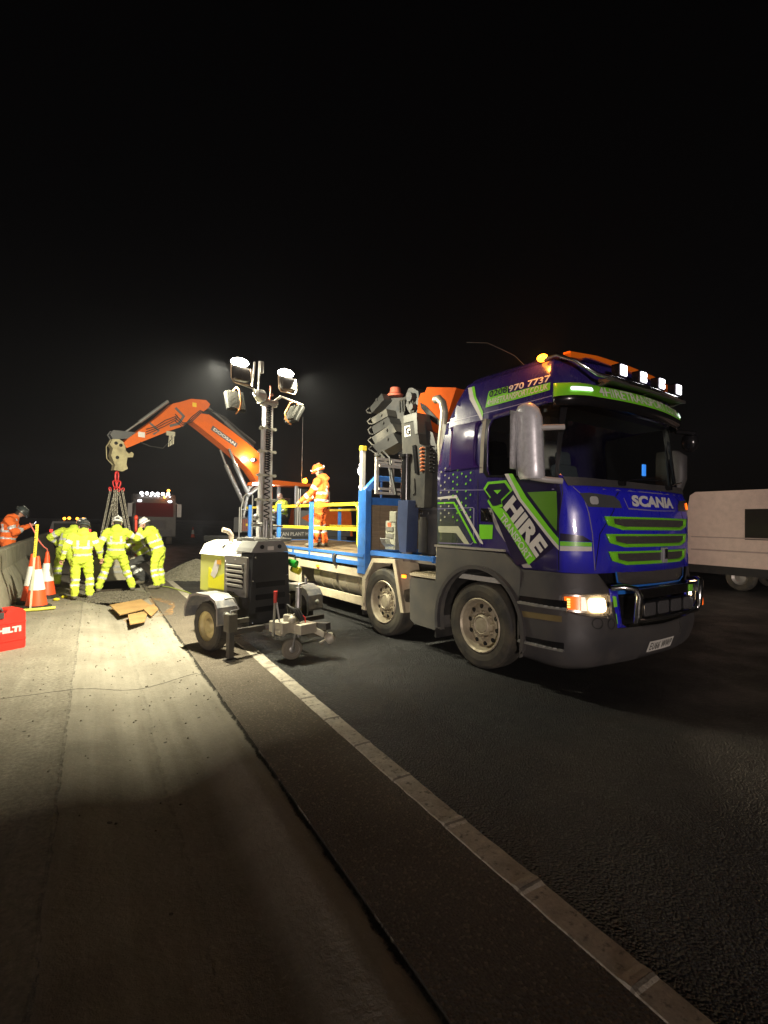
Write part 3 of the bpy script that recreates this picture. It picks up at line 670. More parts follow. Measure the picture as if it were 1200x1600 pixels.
for sy in (-1, 1):
    f_ = (lambda q: q) if sy < 0 else mir
    g = MB(); sheet(g, f_(HL), [], lambda a, b: skin(a, b, boff(b)-.03)); h = g.build('headlight', mat('lamp_bowl', (.55, .5, .42), .2, .7, dirt=.1), T)
    g = MB(); sheet(g, f_([(-1.30, .975), (-1.29, .86), (-1.16, .85), (-1.15, .985)]), [], lambda a, b: skin(a, b, boff(b)-.012)); g.build('indicator', mat('amber_lens_lit', (.8, .15, .01), .2, dirt=0, emit=(1, .16, .01), es=1.1), h)
    g = MB()
    for k in range(4): sheet(g, f_([(-1.275+a, .945-.024*k+b) for a, b in ((0, 0), (.03, 0), (.03, .016), (0, .016))]), [], lambda a, b: skin(a, b, boff(b)-.008))
    g.build('indicator_bulb', emat('amber_hot', (1, .5, .12), 3), h)
    g = MB(); sheet(g, f_([(-1.15, .98), (-1.155, .85), (-1.10, .85), (-1.11, .98)]), [], lambda a, b: skin(a, b, boff(b)-.01)); g.build('reflector', emat('reflector_glow', (1, .9, .75), .7), h)
    g = MB(); sheet(g, f_(rrect(-1.07, -.90, .84, .968, .035)), [], lambda a, b: skin(a, b, boff(b)-.008)); g.build('lamp', E_HEAD, h)
    g = MB(); g.lathe([(.0, .0), (.02, .0), (.028, .015), (.022, .015), (.0, .008)], skin(sy*.862, .905, boff(.9)-.02), (1, sy*.2, 0), 16); g.build('fog_lens', M_CHROME, h)
    g = MB(); sheet(g, f_(HL), [], lambda a, b: skin(a, b, boff(b)+.003)); g.build('lamp_cover', M_LENS, h)
    hl = bpy.data.lights.new('headlight_beam', 'SPOT'); ho = bpy.data.objects.new('headlight_beam', hl); COL.objects.link(ho); ho.parent = T; p = skin(sy*.96, .90, .10); ho.location = p
    ho.rotation_euler = (R(0), R(-76), R(sy*4)); hl.energy = 55; hl.spot_size = R(75); hl.spot_blend = .9; hl.color = (1, .78, .5); hl.shadow_soft_size = .07
g = MB(); put_text(g, 'EU66 WWP', (-.228, .388), (.222, .388), (-.228, .470), lambda a, b: skin(a, b, boff(b)+.0135), bold=.0, space=1.15); 
pt_ = g
g = MB(); sheet(g, [(-.26, .37), (.26, .37), (.26, .487), (-.26, .487)], [], lambda a, b: skin(a, b, boff(b)+.009)); npo = g.build('number_plate', mat('plate_white', (.7, .68, .62), .4, dirt=.2), bp)
pt_.build('plate_lettering', mat('plate_black', (.01, .01, .01), .4, dirt=0), npo, fix=False)
g = MB(); g.tube([skin(.42, .66, .05), skin(.4, .6, .06), skin(.43, .56, .06), skin(.42, .5, .055)], .008, 5); g.build('bumper_crack', M_RUB, bp)
# centre of the bumper
g = MB(); sheet(g, [(-.97, 1.235), (-.90, 1.02), (-.80, .66), (.80, .66), (.90, 1.02), (.97, 1.235)], [], lambda a, b: skin(a, b, -.07)); g.build('bumper_recess', M_BLACK, bp)
g = MB(); sheet(g, [(-.70, 1.215), (-.68, 1.12), (-.55, 1.08), (.55, 1.08), (.68, 1.12), (.70, 1.215)], [], lambda a, b: skin(a, b, .0)); lg = g.build('lower_grille', M_MESH, bp, sol=.03)
g = MB(); sheet(g, strip([(-.72, 1.22), (-.70, 1.11), (-.56, 1.065), (.56, 1.065), (.70, 1.11), (.72, 1.22)], .022), [], lambda a, b: skin(a, b, .008)); sheet(g, [(-.9, 1.04), (-.88, .985), (.88, .985), (.9, 1.04)], [], lambda a, b: skin(a, b, -.03)); g.build('blue_trim', mat('bright_blue', (.02, .16, .6), .3, coat=.5, dirt=.2), bp)
for sy in (-1, 1):
    f_ = (lambda q: q) if sy < 0 else mir
    g = MB(); sheet(g, f_([(-.835, 1.06), (-.80, .70), (-.74, .635), (-.60, .635), (-.60, .66), (-.68, .70), (-.73, 1.04)]), [], lambda a, b: skin(a, b, .03)); q = g.build('bumper_blade', M_WRAP, bp, sol=.02)
    for z in (.93, .76):
        g = MB(); sheet(g, f_([(-.81, z+.055), (-.795, z-.055), (-.745, z-.05), (-.76, z+.05)]), [], lambda a, b: skin(a, b, .036)); g.build('green_flash', M_GREEN, q)
g = MB(); rz = []
pth = [(1.38, -.84, 1.07), (1.48, -.79, 1.085), (1.55, -.70, 1.07), (1.56, -.66, 1.0), (1.55, -.66, .82), (1.52, -.64, .755), (1.52, -.48, .74), (1.53, 0, .735)]
pth = pth+[(x, -y, z) for x, y, z in pth[:-1][::-1]]
g.tube(pth, [.03]*3+[.038]*3+[.024]*3+[.038]*3+[.03]*3 if len(pth) == 15 else .038, 12)
g.bb(1.51, 1.54, -.64, .64, .96, 1.06); bbar = g.build('bull_bar', M_CHROME, T, bev=.008)
g = MB(); g.box((1.575, .67, .88), (.02, .03, .14)); g.build('marker_light', E_AMB2, bbar)
g = MB(); g.box((1.545, .48, 1.01), (.01, .07, .07)); g.build('green_sticker', M_GREEN, bbar)
for y in (-.43, -.145, .14, .425):
    g = MB(); g.prism(rrect(-.125, .125, -.075, .075, .03), (1.47, y*.97, .85), (0, 1, 0), (0, 0, 1), .07); lm = g.build('driving_lamp', M_BLACK, bbar, bev=.006)
    g = MB(); g.prism(rrect(-.112, .112, -.064, .064, .025), (1.542, y*.97, .85), (0, 1, 0), (0, 0, 1), .006); lz = g.build('lens', mat('unlit_reflector', (.6, .6, .62), .14, .9, dirt=.1, bmp=.8, bscale=14), lm)
# wheel arch fairing, chassis, side equipment
def arcpts(cx, cz, r, a0, a1, n=16): return [(cx+r*math.cos(R(a0+(a1-a0)*k/n)), cz+r*math.sin(R(a0+(a1-a0)*k/n))) for k in range(n+1)]
for sy in (-1, 1):
    g = MB(); pl = [(-.78, .36), (-.74, 1.375), (.385, 1.355), (.60, 1.195), (.60, .26), (.56, .26)]+arcpts(0, .50, .66, -15, 195, 20)[0:]
    g.prism(pl, (0, sy*1.255, 0), (1, 0, 0), (0, 0, 1), .06*(1 if sy < 0 else -1)*-1); q = g.build('wheel_arch', M_GREYP, T, bev=.01)
    g = MB(); rim_ = arcpts(0, .5, .70, -12, 192, 24); inn = arcpts(0, .5, .655, -12, 192, 24)
    g.prism(rim_+inn[::-1], (0, sy*1.262, 0), (1, 0, 0), (0, 0, 1), .05*(-sy)*-1 if sy > 0 else -.05*-1); g.build('arch_lip', M_DGREY, q, bev=.008)
    g = MB(); ar = arcpts(0, .5, .67, 0, 180, 16); g.loft([[(x, sy*1.24, z) for x, z in ar], [(x, sy*.75, z) for x, z in ar]], 0, True, caps=False); g.f = [f for f in g.f if not (16 in (f[0] % 17, f[1] % 17) and 0 in (f[0] % 17, f[1] % 17))]; g.m = g.m[:len(g.f)]; g.s = g.s[:len(g.f)]
    g.build('arch_liner', M_RUB, q)
g = MB(); g.bb(-.78, .385, -1.262, -1.2, 1.375, 1.40); g.build('sill_trim', mat('sill_light', (.3, .28, .24), .5, dirt=.4), T)
def wheel(x, y, par):
    """wheel with its outer face towards -y when y < 0"""
    s_ = -1 if y < 0 else 1; o = (x, y, .5); ax = (0, s_, 0)
    g = MB(); g.lathe([(.30, -.15), (.36, -.155), (.45, -.15), (.485, -.135), (.497, -.09), (.5, 0), (.497, .09), (.487, .13), (.46, .148), (.40, .155), (.34, .145), (.305, .125)], o, ax, 40)
    w = g.build('wheel', M_TYRE, par)
    g = MB(); g.lathe([(.305, .12), (.315, .135), (.305, .15), (.285, .13), (.272, .06), (.262, .03), (.235, .055), (.20, .07), (.17, .068), (.13, .05), (.125, .075), (.115, .11), (.10, .12), (.09, .105), (.085, .115), (.05, .118), (.0, .118)], o, ax, 32)
    for k in range(10):
        a = 2*PI*k/10+.15; c_ = Vector(o)+Vector((math.cos(a)*.152, s_*.058, math.sin(a)*.152)); g.cyl(c_, c_+Vector((0, s_*.045, 0)), .016, .012, 8)
    for k in range(10):
        a = 2*PI*(k+.5)/10+.15; c_ = Vector(o)+Vector((math.cos(a)*.213, s_*.05, math.sin(a)*.213)); g.cyl(c_, c_+Vector((0, s_*.024, 0)), .026, .026, 12, mi=1)
    rm = g.build('rim', [M_RIM, M_BLACK], w)
    return w
for x in (0, -1.935, -5.75, -7.1):
    for y in (-1.10, 1.10): wheel(x, y, T)
g = MB()
for y in (-.42, .42): g.bb(-8.2, 1.1, y-.04, y+.04, .78, 1.04)
for x in (0, -1.935, -5.75, -7.1): g.cyl((x, -1.0, .5), (x, 1.0, .5), .08)
for x in (-1, -3, -4.4, -6.4, -8.1): g.bb(x-.05, x+.05, -.42, .42, .8, 1.0)
g.bb(-1.0, .9, -.5, .5, .55, 1.1); g.build('chassis', M_DSTEEL, T)
# arch of the second axle: folded cream sheet
for sy in (-1, 1):
    g = MB(); ol = [(-2.46, .42), (-2.44, .80), (-2.20, 1.125), (-1.62, 1.15), (-1.40, .42)]; il = [(-1.47, .42), (-1.67, 1.09), (-2.16, 1.065), (-2.37, .79), (-2.39, .42)]
    g.prism(ol+il, (0, sy*1.27, 0), (1, 0, 0), (0, 0, 1), .05*(1 if sy > 0 else -1)); 
    for a, b_ in zip(ol, ol[1:]): g.add([(a[0], sy*1.25, a[1]), (b_[0], sy*1.25, b_[1]), (b_[0], sy*.85, b_[1]), (a[0], sy*.85, a[1])], [(0, 1, 2, 3)])
    g.build('mudguard', M_CREAM, T)
    g = MB(); g.bb(-2.52, -2.49, sy*1.22, sy*.92, .22, .75); g.build('mud_flap', M_RUB, T)
    g = MB(); g.bb(-.80, -.77, sy*1.22, sy*.92, .20, .62); g.build('mud_flap', M_RUB, T)
g = MB(); g.prism([(-1.31, .88), (-1.29, .36), (-1.2, .31), (-.78, .30), (-.74, .36), (-.72, .94), (-1.28, .93)], (0, -1.24, 0), (1, 0, 0), (0, 0, 1), -.5); bx_ = g.build('battery_box', M_GREYP, T, bev=.03, seg=3)
g = MB(); g.bb(-1.30, -.70, -1.25, -.75, .955, .985)
for k in range(11): g.bb(-1.27+k*.05, -1.25+k*.05, -1.22, -.8, .985, 1.0)
g.build('catwalk_step', M_CREAM, T)
for x, z in ((-1.40, .93), (-3.95, .87)):
    g = MB(); g.box((x, -1.27, z), (.07, .03, .04)); g.build('side_marker', emat('side_amber', (1, .2, .01), 5), T)
g = MB()
g.bb(-4.78, -2.42, -1.25, -1.22, .80, .93); g.bb(-4.78, -2.42, -1.25, -1.22, .36, .50); g.bb(-2.50, -2.40, -1.252, -1.20, .30, .95); g.bb(-4.80, -4.72, -1.252, -1.20, .42, .95)
g.build('side_guard', M_CREAM, T, bev=.008)
g = MB()
for xa, xb, r_ in ((-4.35, -3.5, .26), (-3.42, -2.62, .26)): g.cyl((xa, -.88, .68), (xb, -.88, .68), r_, r_, 20)
for x in (-4.1, -3.7, -3.2, -2.8): g.cyl((x-.03, -.88, .68), (x+.03, -.88, .68), .268, .268, 20)
g.build('fuel_tank', mat('tank_metal', (.4, .36, .28), .45, .5, dirt=.6, dcol=(.2, .17, .11)), T)
g = MB(); g.bb(-5.65, -4.82, -1.24, -.75, .48, .96); tb = g.build('tool_locker', M_CREAM, T, bev=.015)
g = MB(); g.bb(-5.4, -5.35, -1.255, -1.24, .82, .88); g.bb(-5.1, -5.05, -1.255, -1.24, .82, .88); g.build('latch', M_STEEL, tb)
# flat bed
g = MB(); g.bb(-8.1, -2.5, -1.24, 1.24, 1.05, 1.155); 
for k in range(12): pass
dk = g.build('deck', M_DECK, T)
g = MB()
for k in range(1, 13): g.bb(-8.1, -2.5, -1.24+k*.19-.004, -1.24+k*.19+.004, 1.156, 1.158)
g.build('board_gap', M_BLACK, dk)
g = MB()
for sy in (-1, 1):
    g.bb(-8.15, -2.42, sy*1.245, sy*1.275, .985, 1.05); g.bb(-8.15, -2.42, sy*1.245, sy*1.28, 1.125, 1.17)
    for x in (-6.6, -5.0, -3.4): g.bb(x-.04, x+.04, sy*1.24, sy*1.27, 1.05, 1.12)
g.bb(-8.18, -8.1, -1.27, 1.27, .98, 1.17); g.build('deck_edge', M_BLUE, T)
g = MB()
for sy in (-1, 1): g.bb(-8.1, -2.5, sy*1.24, sy*1.262, 1.052, 1.123)
g.build('edge_strip', mat('reflective_strip', (.6, .55, .42), .5, dirt=.4), T)
g = MB()
for x in (-6.3, -3.3): g.tube([(x, -1.28, 1.12), (x, -1.31, 1.09), (x, -1.30, .98), (x, -1.27, .94)], .03, 8)
g.build('rope_hook', M_RUB, T)
# posts and rails
for sy in (-1, 1):
    for x in (-7.5, -5.78, -4.29):
        g = MB(); g.bb(x-.035, x+.035, sy*1.275, sy*1.205, .98, 2.03); g.build('rail_post', M_BLUE, T, bev=.006)
for sy, zz in ((-1, (1.97, 1.55)), (1, (1.97, 1.55))):
    for z in zz:
        g = MB(); g.bb(-7.9, -2.78, sy*1.19, sy*1.15, z-.028, z+.028); g.build('guard_rail', M_YEL, T, bev=.006)
    g = MB(); g.tube([(-2.95, sy*1.17, 1.97), (-2.82, sy*1.17, 1.95), (-2.76, sy*1.17, 1.87), (-2.76, sy*1.17, 1.32), (-2.72, sy*1.17, 1.24), (-2.66, sy*1.17, 1.2)], .026, 10); g.build('rail_end', mat('lime_yellow', (.65, .72, .03), .45, dirt=.3), T)
# headboard
hb = MB(); hb.bb(-2.62, -2.40, -1.27, -1.16, .86, 2.18); hb.bb(-2.62, -2.40, 1.16, 1.27, .86, 2.18)
for sy in (-1, 1): hb.bar((-2.51, sy*1.215, 2.15), (-2.51, sy*.98, 2.38), .10, .10)
hb.bb(-2.56, -2.46, -1.0, 1.0, 2.34, 2.42); hb.bb(-2.55, -2.48, -1.2, 1.2, 1.95, 2.07); hb.bb(-2.55, -2.48, -1.2, 1.2, 1.14, 1.22)
for y in (-.9, -.3, .3, .9): hb.cyl((-2.51, y, 2.06), (-2.51, y, 2.36), .02, n=8)
hbo = hb.build('headboard', M_BLUE, T, bev=.01)
g = MB()
for k in range(10): g.bb(-2.535, -2.495, -1.16+k*.232+.003, -1.16+(k+1)*.232-.003, 1.22, 1.95)
g.build('timber_panel', M_WOOD, hbo)
g = MB()
for k in range(11): g.cyl((-2.55, -1.1+k*.22, 2.01), (-2.56, -1.1+k*.22, 2.01), .012, n=8)
g.build('rivet', M_STEEL, hbo)
g = MB(); g.bb(-2.33, -.85, -1.22, -1.12, 1.17, 1.23); g.bb(-2.33, -2.28, -1.2, 1.2, 1.15, 1.24); g.bb(-.9, -.85, -1.2, 1.2, 1.15, 1.24); g.build('subframe_beam', M_BLUE, T)
# lattice rack and light post
g = MB()
for z in (2.14, 2.62, 2.68): g.bb(-2.42, -2.38, -1.1, 1.05, z-.02, z+.02)
for k in range(8): g.bb(-2.42, -2.37, -1.1+k*.3, -1.05+k*.3, 2.14, 2.66)
for z in (2.2, 2.56): g.bb(-2.30, -2.28, -1.1, 1.05, z-.02, z+.02)
g.build('ladder_rack', mat('white_rack_paint', (.55, .53, .48), .5, dirt=.5), T)
g = MB(); g.bb(-2.70, -2.63, -1.20, -1.13, 2.10, 2.86); g.bb(-2.71, -2.62, -1.21, -1.12, 2.82, 2.90, 1); q = g.build('light_post', [mat('white_post_paint', (.6, .58, .5), .5, dirt=.3), M_YEL], T, bev=.006)
for z in (2.50, 2.24, 2.60):
    g = MB(); g.sph((-2.72, -1.17, z), .05 if z == 2.5 else .028, 10, 0, (.6, 1, 1.5 if z == 2.5 else 1)); g.build('work_lamp', emat('work_glow', (1, .97, .88), 9), q)
wl = bpy.data.lights.new('deck_work_light', 'POINT'); wo = bpy.data.objects.new('deck_work_light', wl); COL.objects.link(wo); wo.parent = T; wo.location = (-2.86, -1.19, 2.5); wl.energy = 7; wl.color = (1, .95, .85); wl.shadow_soft_size = .06
# ---- loader crane behind the cab
def pxz(pts): return pts
M_CGREY = mat('crane_grey', (.028, .028, .027), .7, spec=.25, dirt=.5, dcol=(.12, .11, .09), dscale=4)
M_CDARK = mat('crane_dark', (.03, .032, .035), .45, dirt=.5, dcol=(.08, .07, .06))
CR = empty('loader_crane', (0, 0, 0)); CR.parent = T
def plate(name, pts, y, t, m, bev=.01, par=CR):
    g = MB(); g.prism(pts, (0, y, 0), (1, 0, 0), (0, 0, 1), -t); return g.build(name, m, par, bev=bev)
A1 = plate('arm_housing', [(-1.87, 3.25), (-1.51, 3.26), (-1.47, 2.98), (-1.43, 2.81), (-1.29, 2.75), (-1.31, 1.89), (-1.62, 1.9), (-1.72, 2.09), (-1.83, 2.69)], -1.0, .45, M_CGREY, .03)
plate('edge_plate', [(-1.80, 3.27), (-1.49, 3.27), (-1.46, 2.96), (-1.52, 2.96), (-1.56, 3.16), (-1.79, 3.16)], -1.015, .48, mat('crane_light', (.07, .07, .062), .45, dirt=.4), .006)
plate('rear_housing', [(-1.64, 3.17), (-1.56, 3.21), (-1.49, 3.19), (-1.43, 3.02), (-1.31, 2.97), (-1.22, 2.75), (-1.2, 2.53), (-1.23, 1.9), (-1.49, 1.91), (-1.53, 2.83)], -.86, .5, M_CDARK, .03)
plate('recess', [(-1.57, 2.8), (-1.50, 2.8), (-1.43, 2.38), (-1.5, 2.39)], -1.004, -.02, M_BLACK, .004)
plate('housing_rib', [(-1.60, 2.30), (-1.52, 2.32), (-1.50, 2.10), (-1.56, 2.08)], -1.0, -.02, M_CGREY, .006)
g = MB(); put_text(g, 'G', (-1.74, 2.97), (-1.64, 2.97), (-1.75, 3.09), lambda a, b: (a, -1.012, b), bold=.03)
g.prism([(-1.77, 2.95), (-1.63, 2.95), (-1.65, 3.11), (-1.78, 3.11)], (0, -1.002, 0), (1, 0, 0), (0, 0, 1), .006, 1); g.build('hook_sticker', [M_BLACK, M_WHITE], CR, fix=False)
g = MB(); rnd = random.Random(2)
for k in range(7):
    z = 2.42+k*.052
    g.sph((-1.355+.012*k*-.3, -1.02, z), .020, 8); g.tube([(-1.37, -1.02, z), (-1.33, -1.03, z+.012), (-1.31, -.98, z)], .010, 6)
g.build('hose_clamps', mat('rust_orange', (.55, .16, .05), .5, dirt=.6), CR)
g = MB()
for k in range(8): g.tube([(-1.28, -.92, 2.40+k*.05), (-1.24, -.96, 2.41+k*.05), (-1.21, -.90, 2.40+k*.05)], .012, 6)
g.build('hose_bracket', M_BLACK, CR)
plate('orange_arm', [(-1.78, 3.56), (-1.72, 3.64), (-1.63, 3.63), (-1.58, 3.7), (-.95, 3.56), (-1.09, 3.27), (-1.17, 3.12), (-1.24, 2.80), (-1.36, 2.9), (-1.5, 3.04), (-1.58, 3.19), (-1.77, 3.24), (-1.8, 3.35)], -.75, .38, mat('crane_orange', (.40, .062, .004), .85, spec=.15, dirt=.4, dcol=(.16, .035, .008), dscale=3), .03)
plate('arm_slot', [(-1.72, 3.49), (-1.6, 3.43), (-1.22, 3.1), (-1.25, 3.06), (-1.43, 3.16), (-1.69, 3.4)], -.752, -.012, M_BLACK, .003)
g = MB(); g.tube([(-1.16, -.95, 3.40), (-1.09, -.95, 3.40), (-1.01, -.95, 3.33), (-.97, -.95, 3.2), (-.99, -.95, 3.03), (-1.03, -.95, 2.75), (-1.02, -.9, 2.2), (-1.0, -.8, 1.2)], .055, 12); g.build('exhaust_stack', mat('stack_metal', (.5, .47, .38), .4, .6, dirt=.6), T)
# knuckle with its hoses and pins
g = MB(); g.prism([(-2.11, 3.73), (-2.06, 3.79), (-1.97, 3.78), (-1.82, 3.69), (-1.8, 3.49), (-1.83, 3.38), (-2.04, 3.4), (-2.17, 3.59)], (0, -.72, 0), (1, 0, 0), (0, 0, 1), -.3)
g.cyl((-1.95, -.8, 3.62), (-1.95, -.35, 3.62), .07, n=14); g.cyl((-1.9, -.8, 3.46), (-1.9, -.35, 3.46), .05, n=14); g.build('knuckle', M_CDARK, CR, bev=.015)
plate('folded_boom', [(-2.98, 3.74), (-2.79, 3.80), (-2.43, 3.74), (-2.37, 3.62), (-2.40, 3.46), (-2.36, 3.25), (-2.30, 3.09), (-2.25, 2.82), (-2.52, 2.80), (-2.75, 3.1), (-3.0, 3.5)], -.55, .35, M_CDARK, .02)
for i, p in enumerate(([(-3.16, 3.68), (-2.80, 3.86), (-2.73, 3.74), (-3.09, 3.57)], [(-3.07, 3.47), (-2.62, 3.56), (-2.57, 3.43), (-3.00, 3.36)], [(-3.0, 3.31), (-2.52, 3.41), (-2.43, 3.27), (-2.93, 3.17)], [(-2.95, 3.12), (-2.37, 3.27), (-2.25, 3.12), (-2.82, 2.97)], [(-2.88, 2.96), (-2.30, 3.11), (-2.15, 2.93), (-2.68, 2.81)])):
    y = -.72-.03*i
    plate('boom_section', p, y, .3, M_CGREY if i % 2 else mat('crane_mid', (.018, .018, .018), .45, dirt=.5), .014)
    g = MB(); a, b_ = p[0], p[3]; g.tube([(a[0], y-.01, a[1]), (a[0]-.08, y-.02, a[1]-.04), (b_[0]-.09, y-.02, b_[1]+.02), (b_[0], y-.01, b_[1])], .013, 6)
    g.cyl((p[1][0]-.12, y-.03, p[1][1]-.09), (p[1][0]-.12, y+.1, p[1][1]-.09), .022, n=10); g.build('section_hose', M_CGREY if i % 2 else M_RUB, CR)
g = MB()
for dx, dz in ((0, 0), (.06, .05), (.02, -.05)): g.tube([(-2.82+dx, -.8, 2.76+dz), (-2.62+dx, -.85, 2.80+dz), (-2.42+dx, -.85, 2.66+dz), (-2.27+dx*.5, -.88, 2.38), (-2.05, -.95, 2.1)], .018, 7)
for dx in (0, .07, .13): g.tube([(-2.3+dx, -.7, 3.45), (-2.25+dx, -.75, 3.62), (-2.05+dx, -.75, 3.66), (-1.95+dx*.5, -.75, 3.4), (-2.0+dx, -.75, 3.1), (-1.95+dx, -.8, 2.75)], .016, 7)
g.build('hydraulic_hoses', M_RUB, CR)
g = MB(); g.cyl((-2.66, -.85, 2.77), (-2.60, -.95, 2.77), .035, n=12); g.sph((-2.74, -.86, 2.80), .03, 8); g.build('hose_coupling', M_CHROME, CR)
g = MB(); g.lathe([(.0, 0), (.13, .0), (.145, .03), (.12, .05), (.10, .06), (.085, .15), (.0, .16)], (-2.78, -.45, 3.84), (0, 0, 1), 16); g.build('hook_block', mat('dull_red', (.42, .10, .06), .45, dirt=.5), CR)
g = MB(); g.cyl((-1.72, -1.0, 1.99), (-1.72, -1.0, 2.66), .085, n=18); g.cyl((-1.72, -1.0, 2.64), (-1.72, -1.0, 2.68), .12, n=18); g.build('stabiliser_cylinder', M_BLACK, CR)
plate('stabiliser_leg', [(-1.73, 2.0), (-1.50, 2.0), (-1.53, 1.25), (-1.68, 1.25), (-1.75, 1.64)], -1.14, .2, mat('navy_steel', (.035, .05, .11), .45, dirt=.4), .015)
g = MB(); g.cyl((-1.35, -.98, 1.26), (-1.35, -.98, 1.72), .065, n=16); g.cyl((-1.35, -.98, 1.72), (-1.35, -.98, 1.76), .05, n=16); g.build('jack_cylinder', M_CGREY, CR)
g = MB(); g.cyl((-1.47, -.55, 1.2), (-1.47, -.55, 1.95), .27, n=24); g.cyl((-1.47, -.55, 1.74), (-1.47, -.55, 1.80), .31, n=24); g.cyl((-1.47, -.55, 1.86), (-1.47, -.55, 1.92), .33, n=24)
for k in range(14): a = 2*PI*k/14; g.cyl((-1.47+.3*math.cos(a), -.55+.3*math.sin(a), 1.80), (-1.47+.3*math.cos(a), -.55+.3*math.sin(a), 1.83), .015, n=6)
g.build('slew_column', M_CDARK, CR)
lv = MB(); lv.bb(-2.03, -1.78, -1.15, -.95, 1.27, 1.70); lv.bb(-1.92, -1.76, -1.16, -1.0, 1.68, 1.84); lb2 = lv.build('control_bank', mat('control_beige', (.30, .30, .23), .6, dirt=.7, bmp=.4, bscale=25), CR, bev=.01)
g = MB()
for k in range(7):
    y = -1.17; x = -2.0+k*.035; g.tube([(x, -1.15, 1.30+.005*k), (x-.01, -1.22, 1.36), (x-.015, -1.24, 1.42)], .007, 5); g.sph((x-.015, -1.24, 1.43), .012, 6)
for z in (1.45, 1.55): g.bb(-2.0, -1.82, -1.165, -1.15, z, z+.06)
g.build('lever', M_STEEL, lb2)
g = MB(); g.bb(-1.96, -1.88, -1.158, -1.15, 1.60, 1.67); g.build('warning_sticker', mat('sticker_red', (.5, .12, .05), .5, dirt=.3), lb2)
g = MB(); g.bb(-2.1, -.95, -1.0, -.3, 1.10, 1.16); g.cyl((-1.62, -1.05, 1.12), (-1.62, -1.05, 1.28), .08, n=14); g.build('crane_base', mat('dusty_steel', (.2, .18, .15), .6, .3, dirt=.6), CR)
g = MB(); g.tube([(-.84, -1.1, 1.1), (-.84, -1.12, 1.35), (-.83, -1.05, 1.5)], .045, 10); g.sph((-.85, -1.14, 1.18), .06, 10, sc=(1, .6, 1.4)); g.build('air_pipe', M_CREAM, T)

# ------------------------------------------------------------------ mobile lighting tower; local x towards its drawbar
TW = empty('lighting_tower', (2.0, 6.93, 0), math.atan2(-.945, .328))
tag(TW, 'towable lighting tower with black cover and lime sides, mast raised over the edge line', 'lighting tower')
M_TWGREY = mat('tower_grey', (.16, .155, .14), .5, dirt=.4, dcol=(.25, .23, .18)); M_TWBLK = mat('tower_black', (.018, .019, .021), .42, dirt=.5, dcol=(.05, .05, .05), dscale=3)
g = MB(); g.prism([(-.33, .02), (.33, .02), (.28, .95), (-.28, .95)], (.20, -.12, .30), (0, 1, 0), (0, 0, 1), .26); cov = g.build('front_cover', M_TWBLK, TW, bev=.02, seg=3)
for z in (.52, .68, .84):
    g = MB(); g.prism(rrect(-.235, .235, -.035, .035, .015), (.461, -.12, z), (0, 1, 0), (0, 0, 1), .003); g.build('vent_slot', M_BLACK, cov)
g = MB()
for y, z in ((-.40, .90), (.14, .94), (-.39, .36), (.17, .36), (-.37, 1.2)): g.sph((.462, y-.0, z), .014, 8)
g.build('bolt', M_CHROME, cov)
g = MB(); g.prism([(-.30, 0), (.30, 0), (.27, .06), (.20, .15), (-.20, .15), (-.27, .06)], (.08, -.12, 1.255), (0, 1, 0), (0, 0, 1), .36); cap = g.build('cap', mat('cap_grey', (.22, .22, .21), .45, dirt=.3), TW, bev=.015)
for y in (-.26, .02):
    g = MB(); g.cyl((.44, y, 1.33), (.452, y, 1.33), .028, n=14); g.build('eyelet', M_BLACK, cap)
g = MB(); g.prism(rrect(-.05, .05, -.025, .025, .006), (.441, -.12, 1.31), (0, 1, 0), (0, 0, 1), .004); g.build('maker_plate', M_WHITE, cap)
# canopy
M_TWG = mat('tower_lime', (.50, .56, .06), .4, coat=.3, dirt=.5, dcol=(.6, .55, .35), dscale=2.5)
sec = [(-.42, .66), (-.42, 1.17), (-.34, 1.31), (-.20, 1.36), (.10, 1.36), (.22, 1.31), (.28, 1.17), (.28, .66)]
g = MB(); g.loft([[(x, y*k-.0, z) for y, z in sec] for x, k in ((-.80, 1), (.19, 1))]); g.build('canopy', M_TWG, TW, bev=.02)
g = MB(); g.loft([[(x, y, z) for y, z in [(-.435, 1.18), (-.35, 1.325), (-.20, 1.375), (.10, 1.375), (.23, 1.325), (.295, 1.18)]] for x in (-.82, .20)]); g.build('canopy_lid', mat('lid_white', (.75, .76, .66), .45, dirt=.2), TW, bev=.01)
g = MB(); g.prism(rrect(-.12, .40, .68, 1.2, .02), (0, -.425, 0), (1, 0, 0), (0, 0, 1), .03); lp = g.build('louvre_panel', M_TWGREY, TW, bev=.008)
g = MB(); g.prism(rrect(-.045, .33, .78, 1.10, .015), (0, -.456, 0), (1, 0, 0), (0, 0, 1), .003); g.build('louvre_opening', M_BLACK, lp)
g = MB()
for k in range(5): g.box((.14, -.468, 1.07-k*.062), (.37, .012, .04), Matrix.Rotation(R(35), 3, 'X'))
g.build('slat', mat('slat_grey', (.4, .39, .34), .45, dirt=.3), lp)
g = MB(); 
for x, z in ((.14, 1.16), (.12, .72), (-.09, 1.12)): g.sph((x, -.457, z), .011, 6)
g.tube([(.37, -.46, 1.12), (.37, -.50, 1.10), (.37, -.50, 1.02), (.37, -.46, 1.0)], .008, 6); g.build('fastener', M_CHROME, lp)
g = MB(); g.prism([(-.58, .72), (-.17, .72), (-.17, .95), (-.45, .85), (-.52, 1.0), (-.58, 1.0)], (0, -.4215, 0), (1, 0, 0), (0, 0, 1), .003); g.build('yellow_graphic', mat('acid_yellow', (.72, .70, .02), .4, dirt=.2), TW)
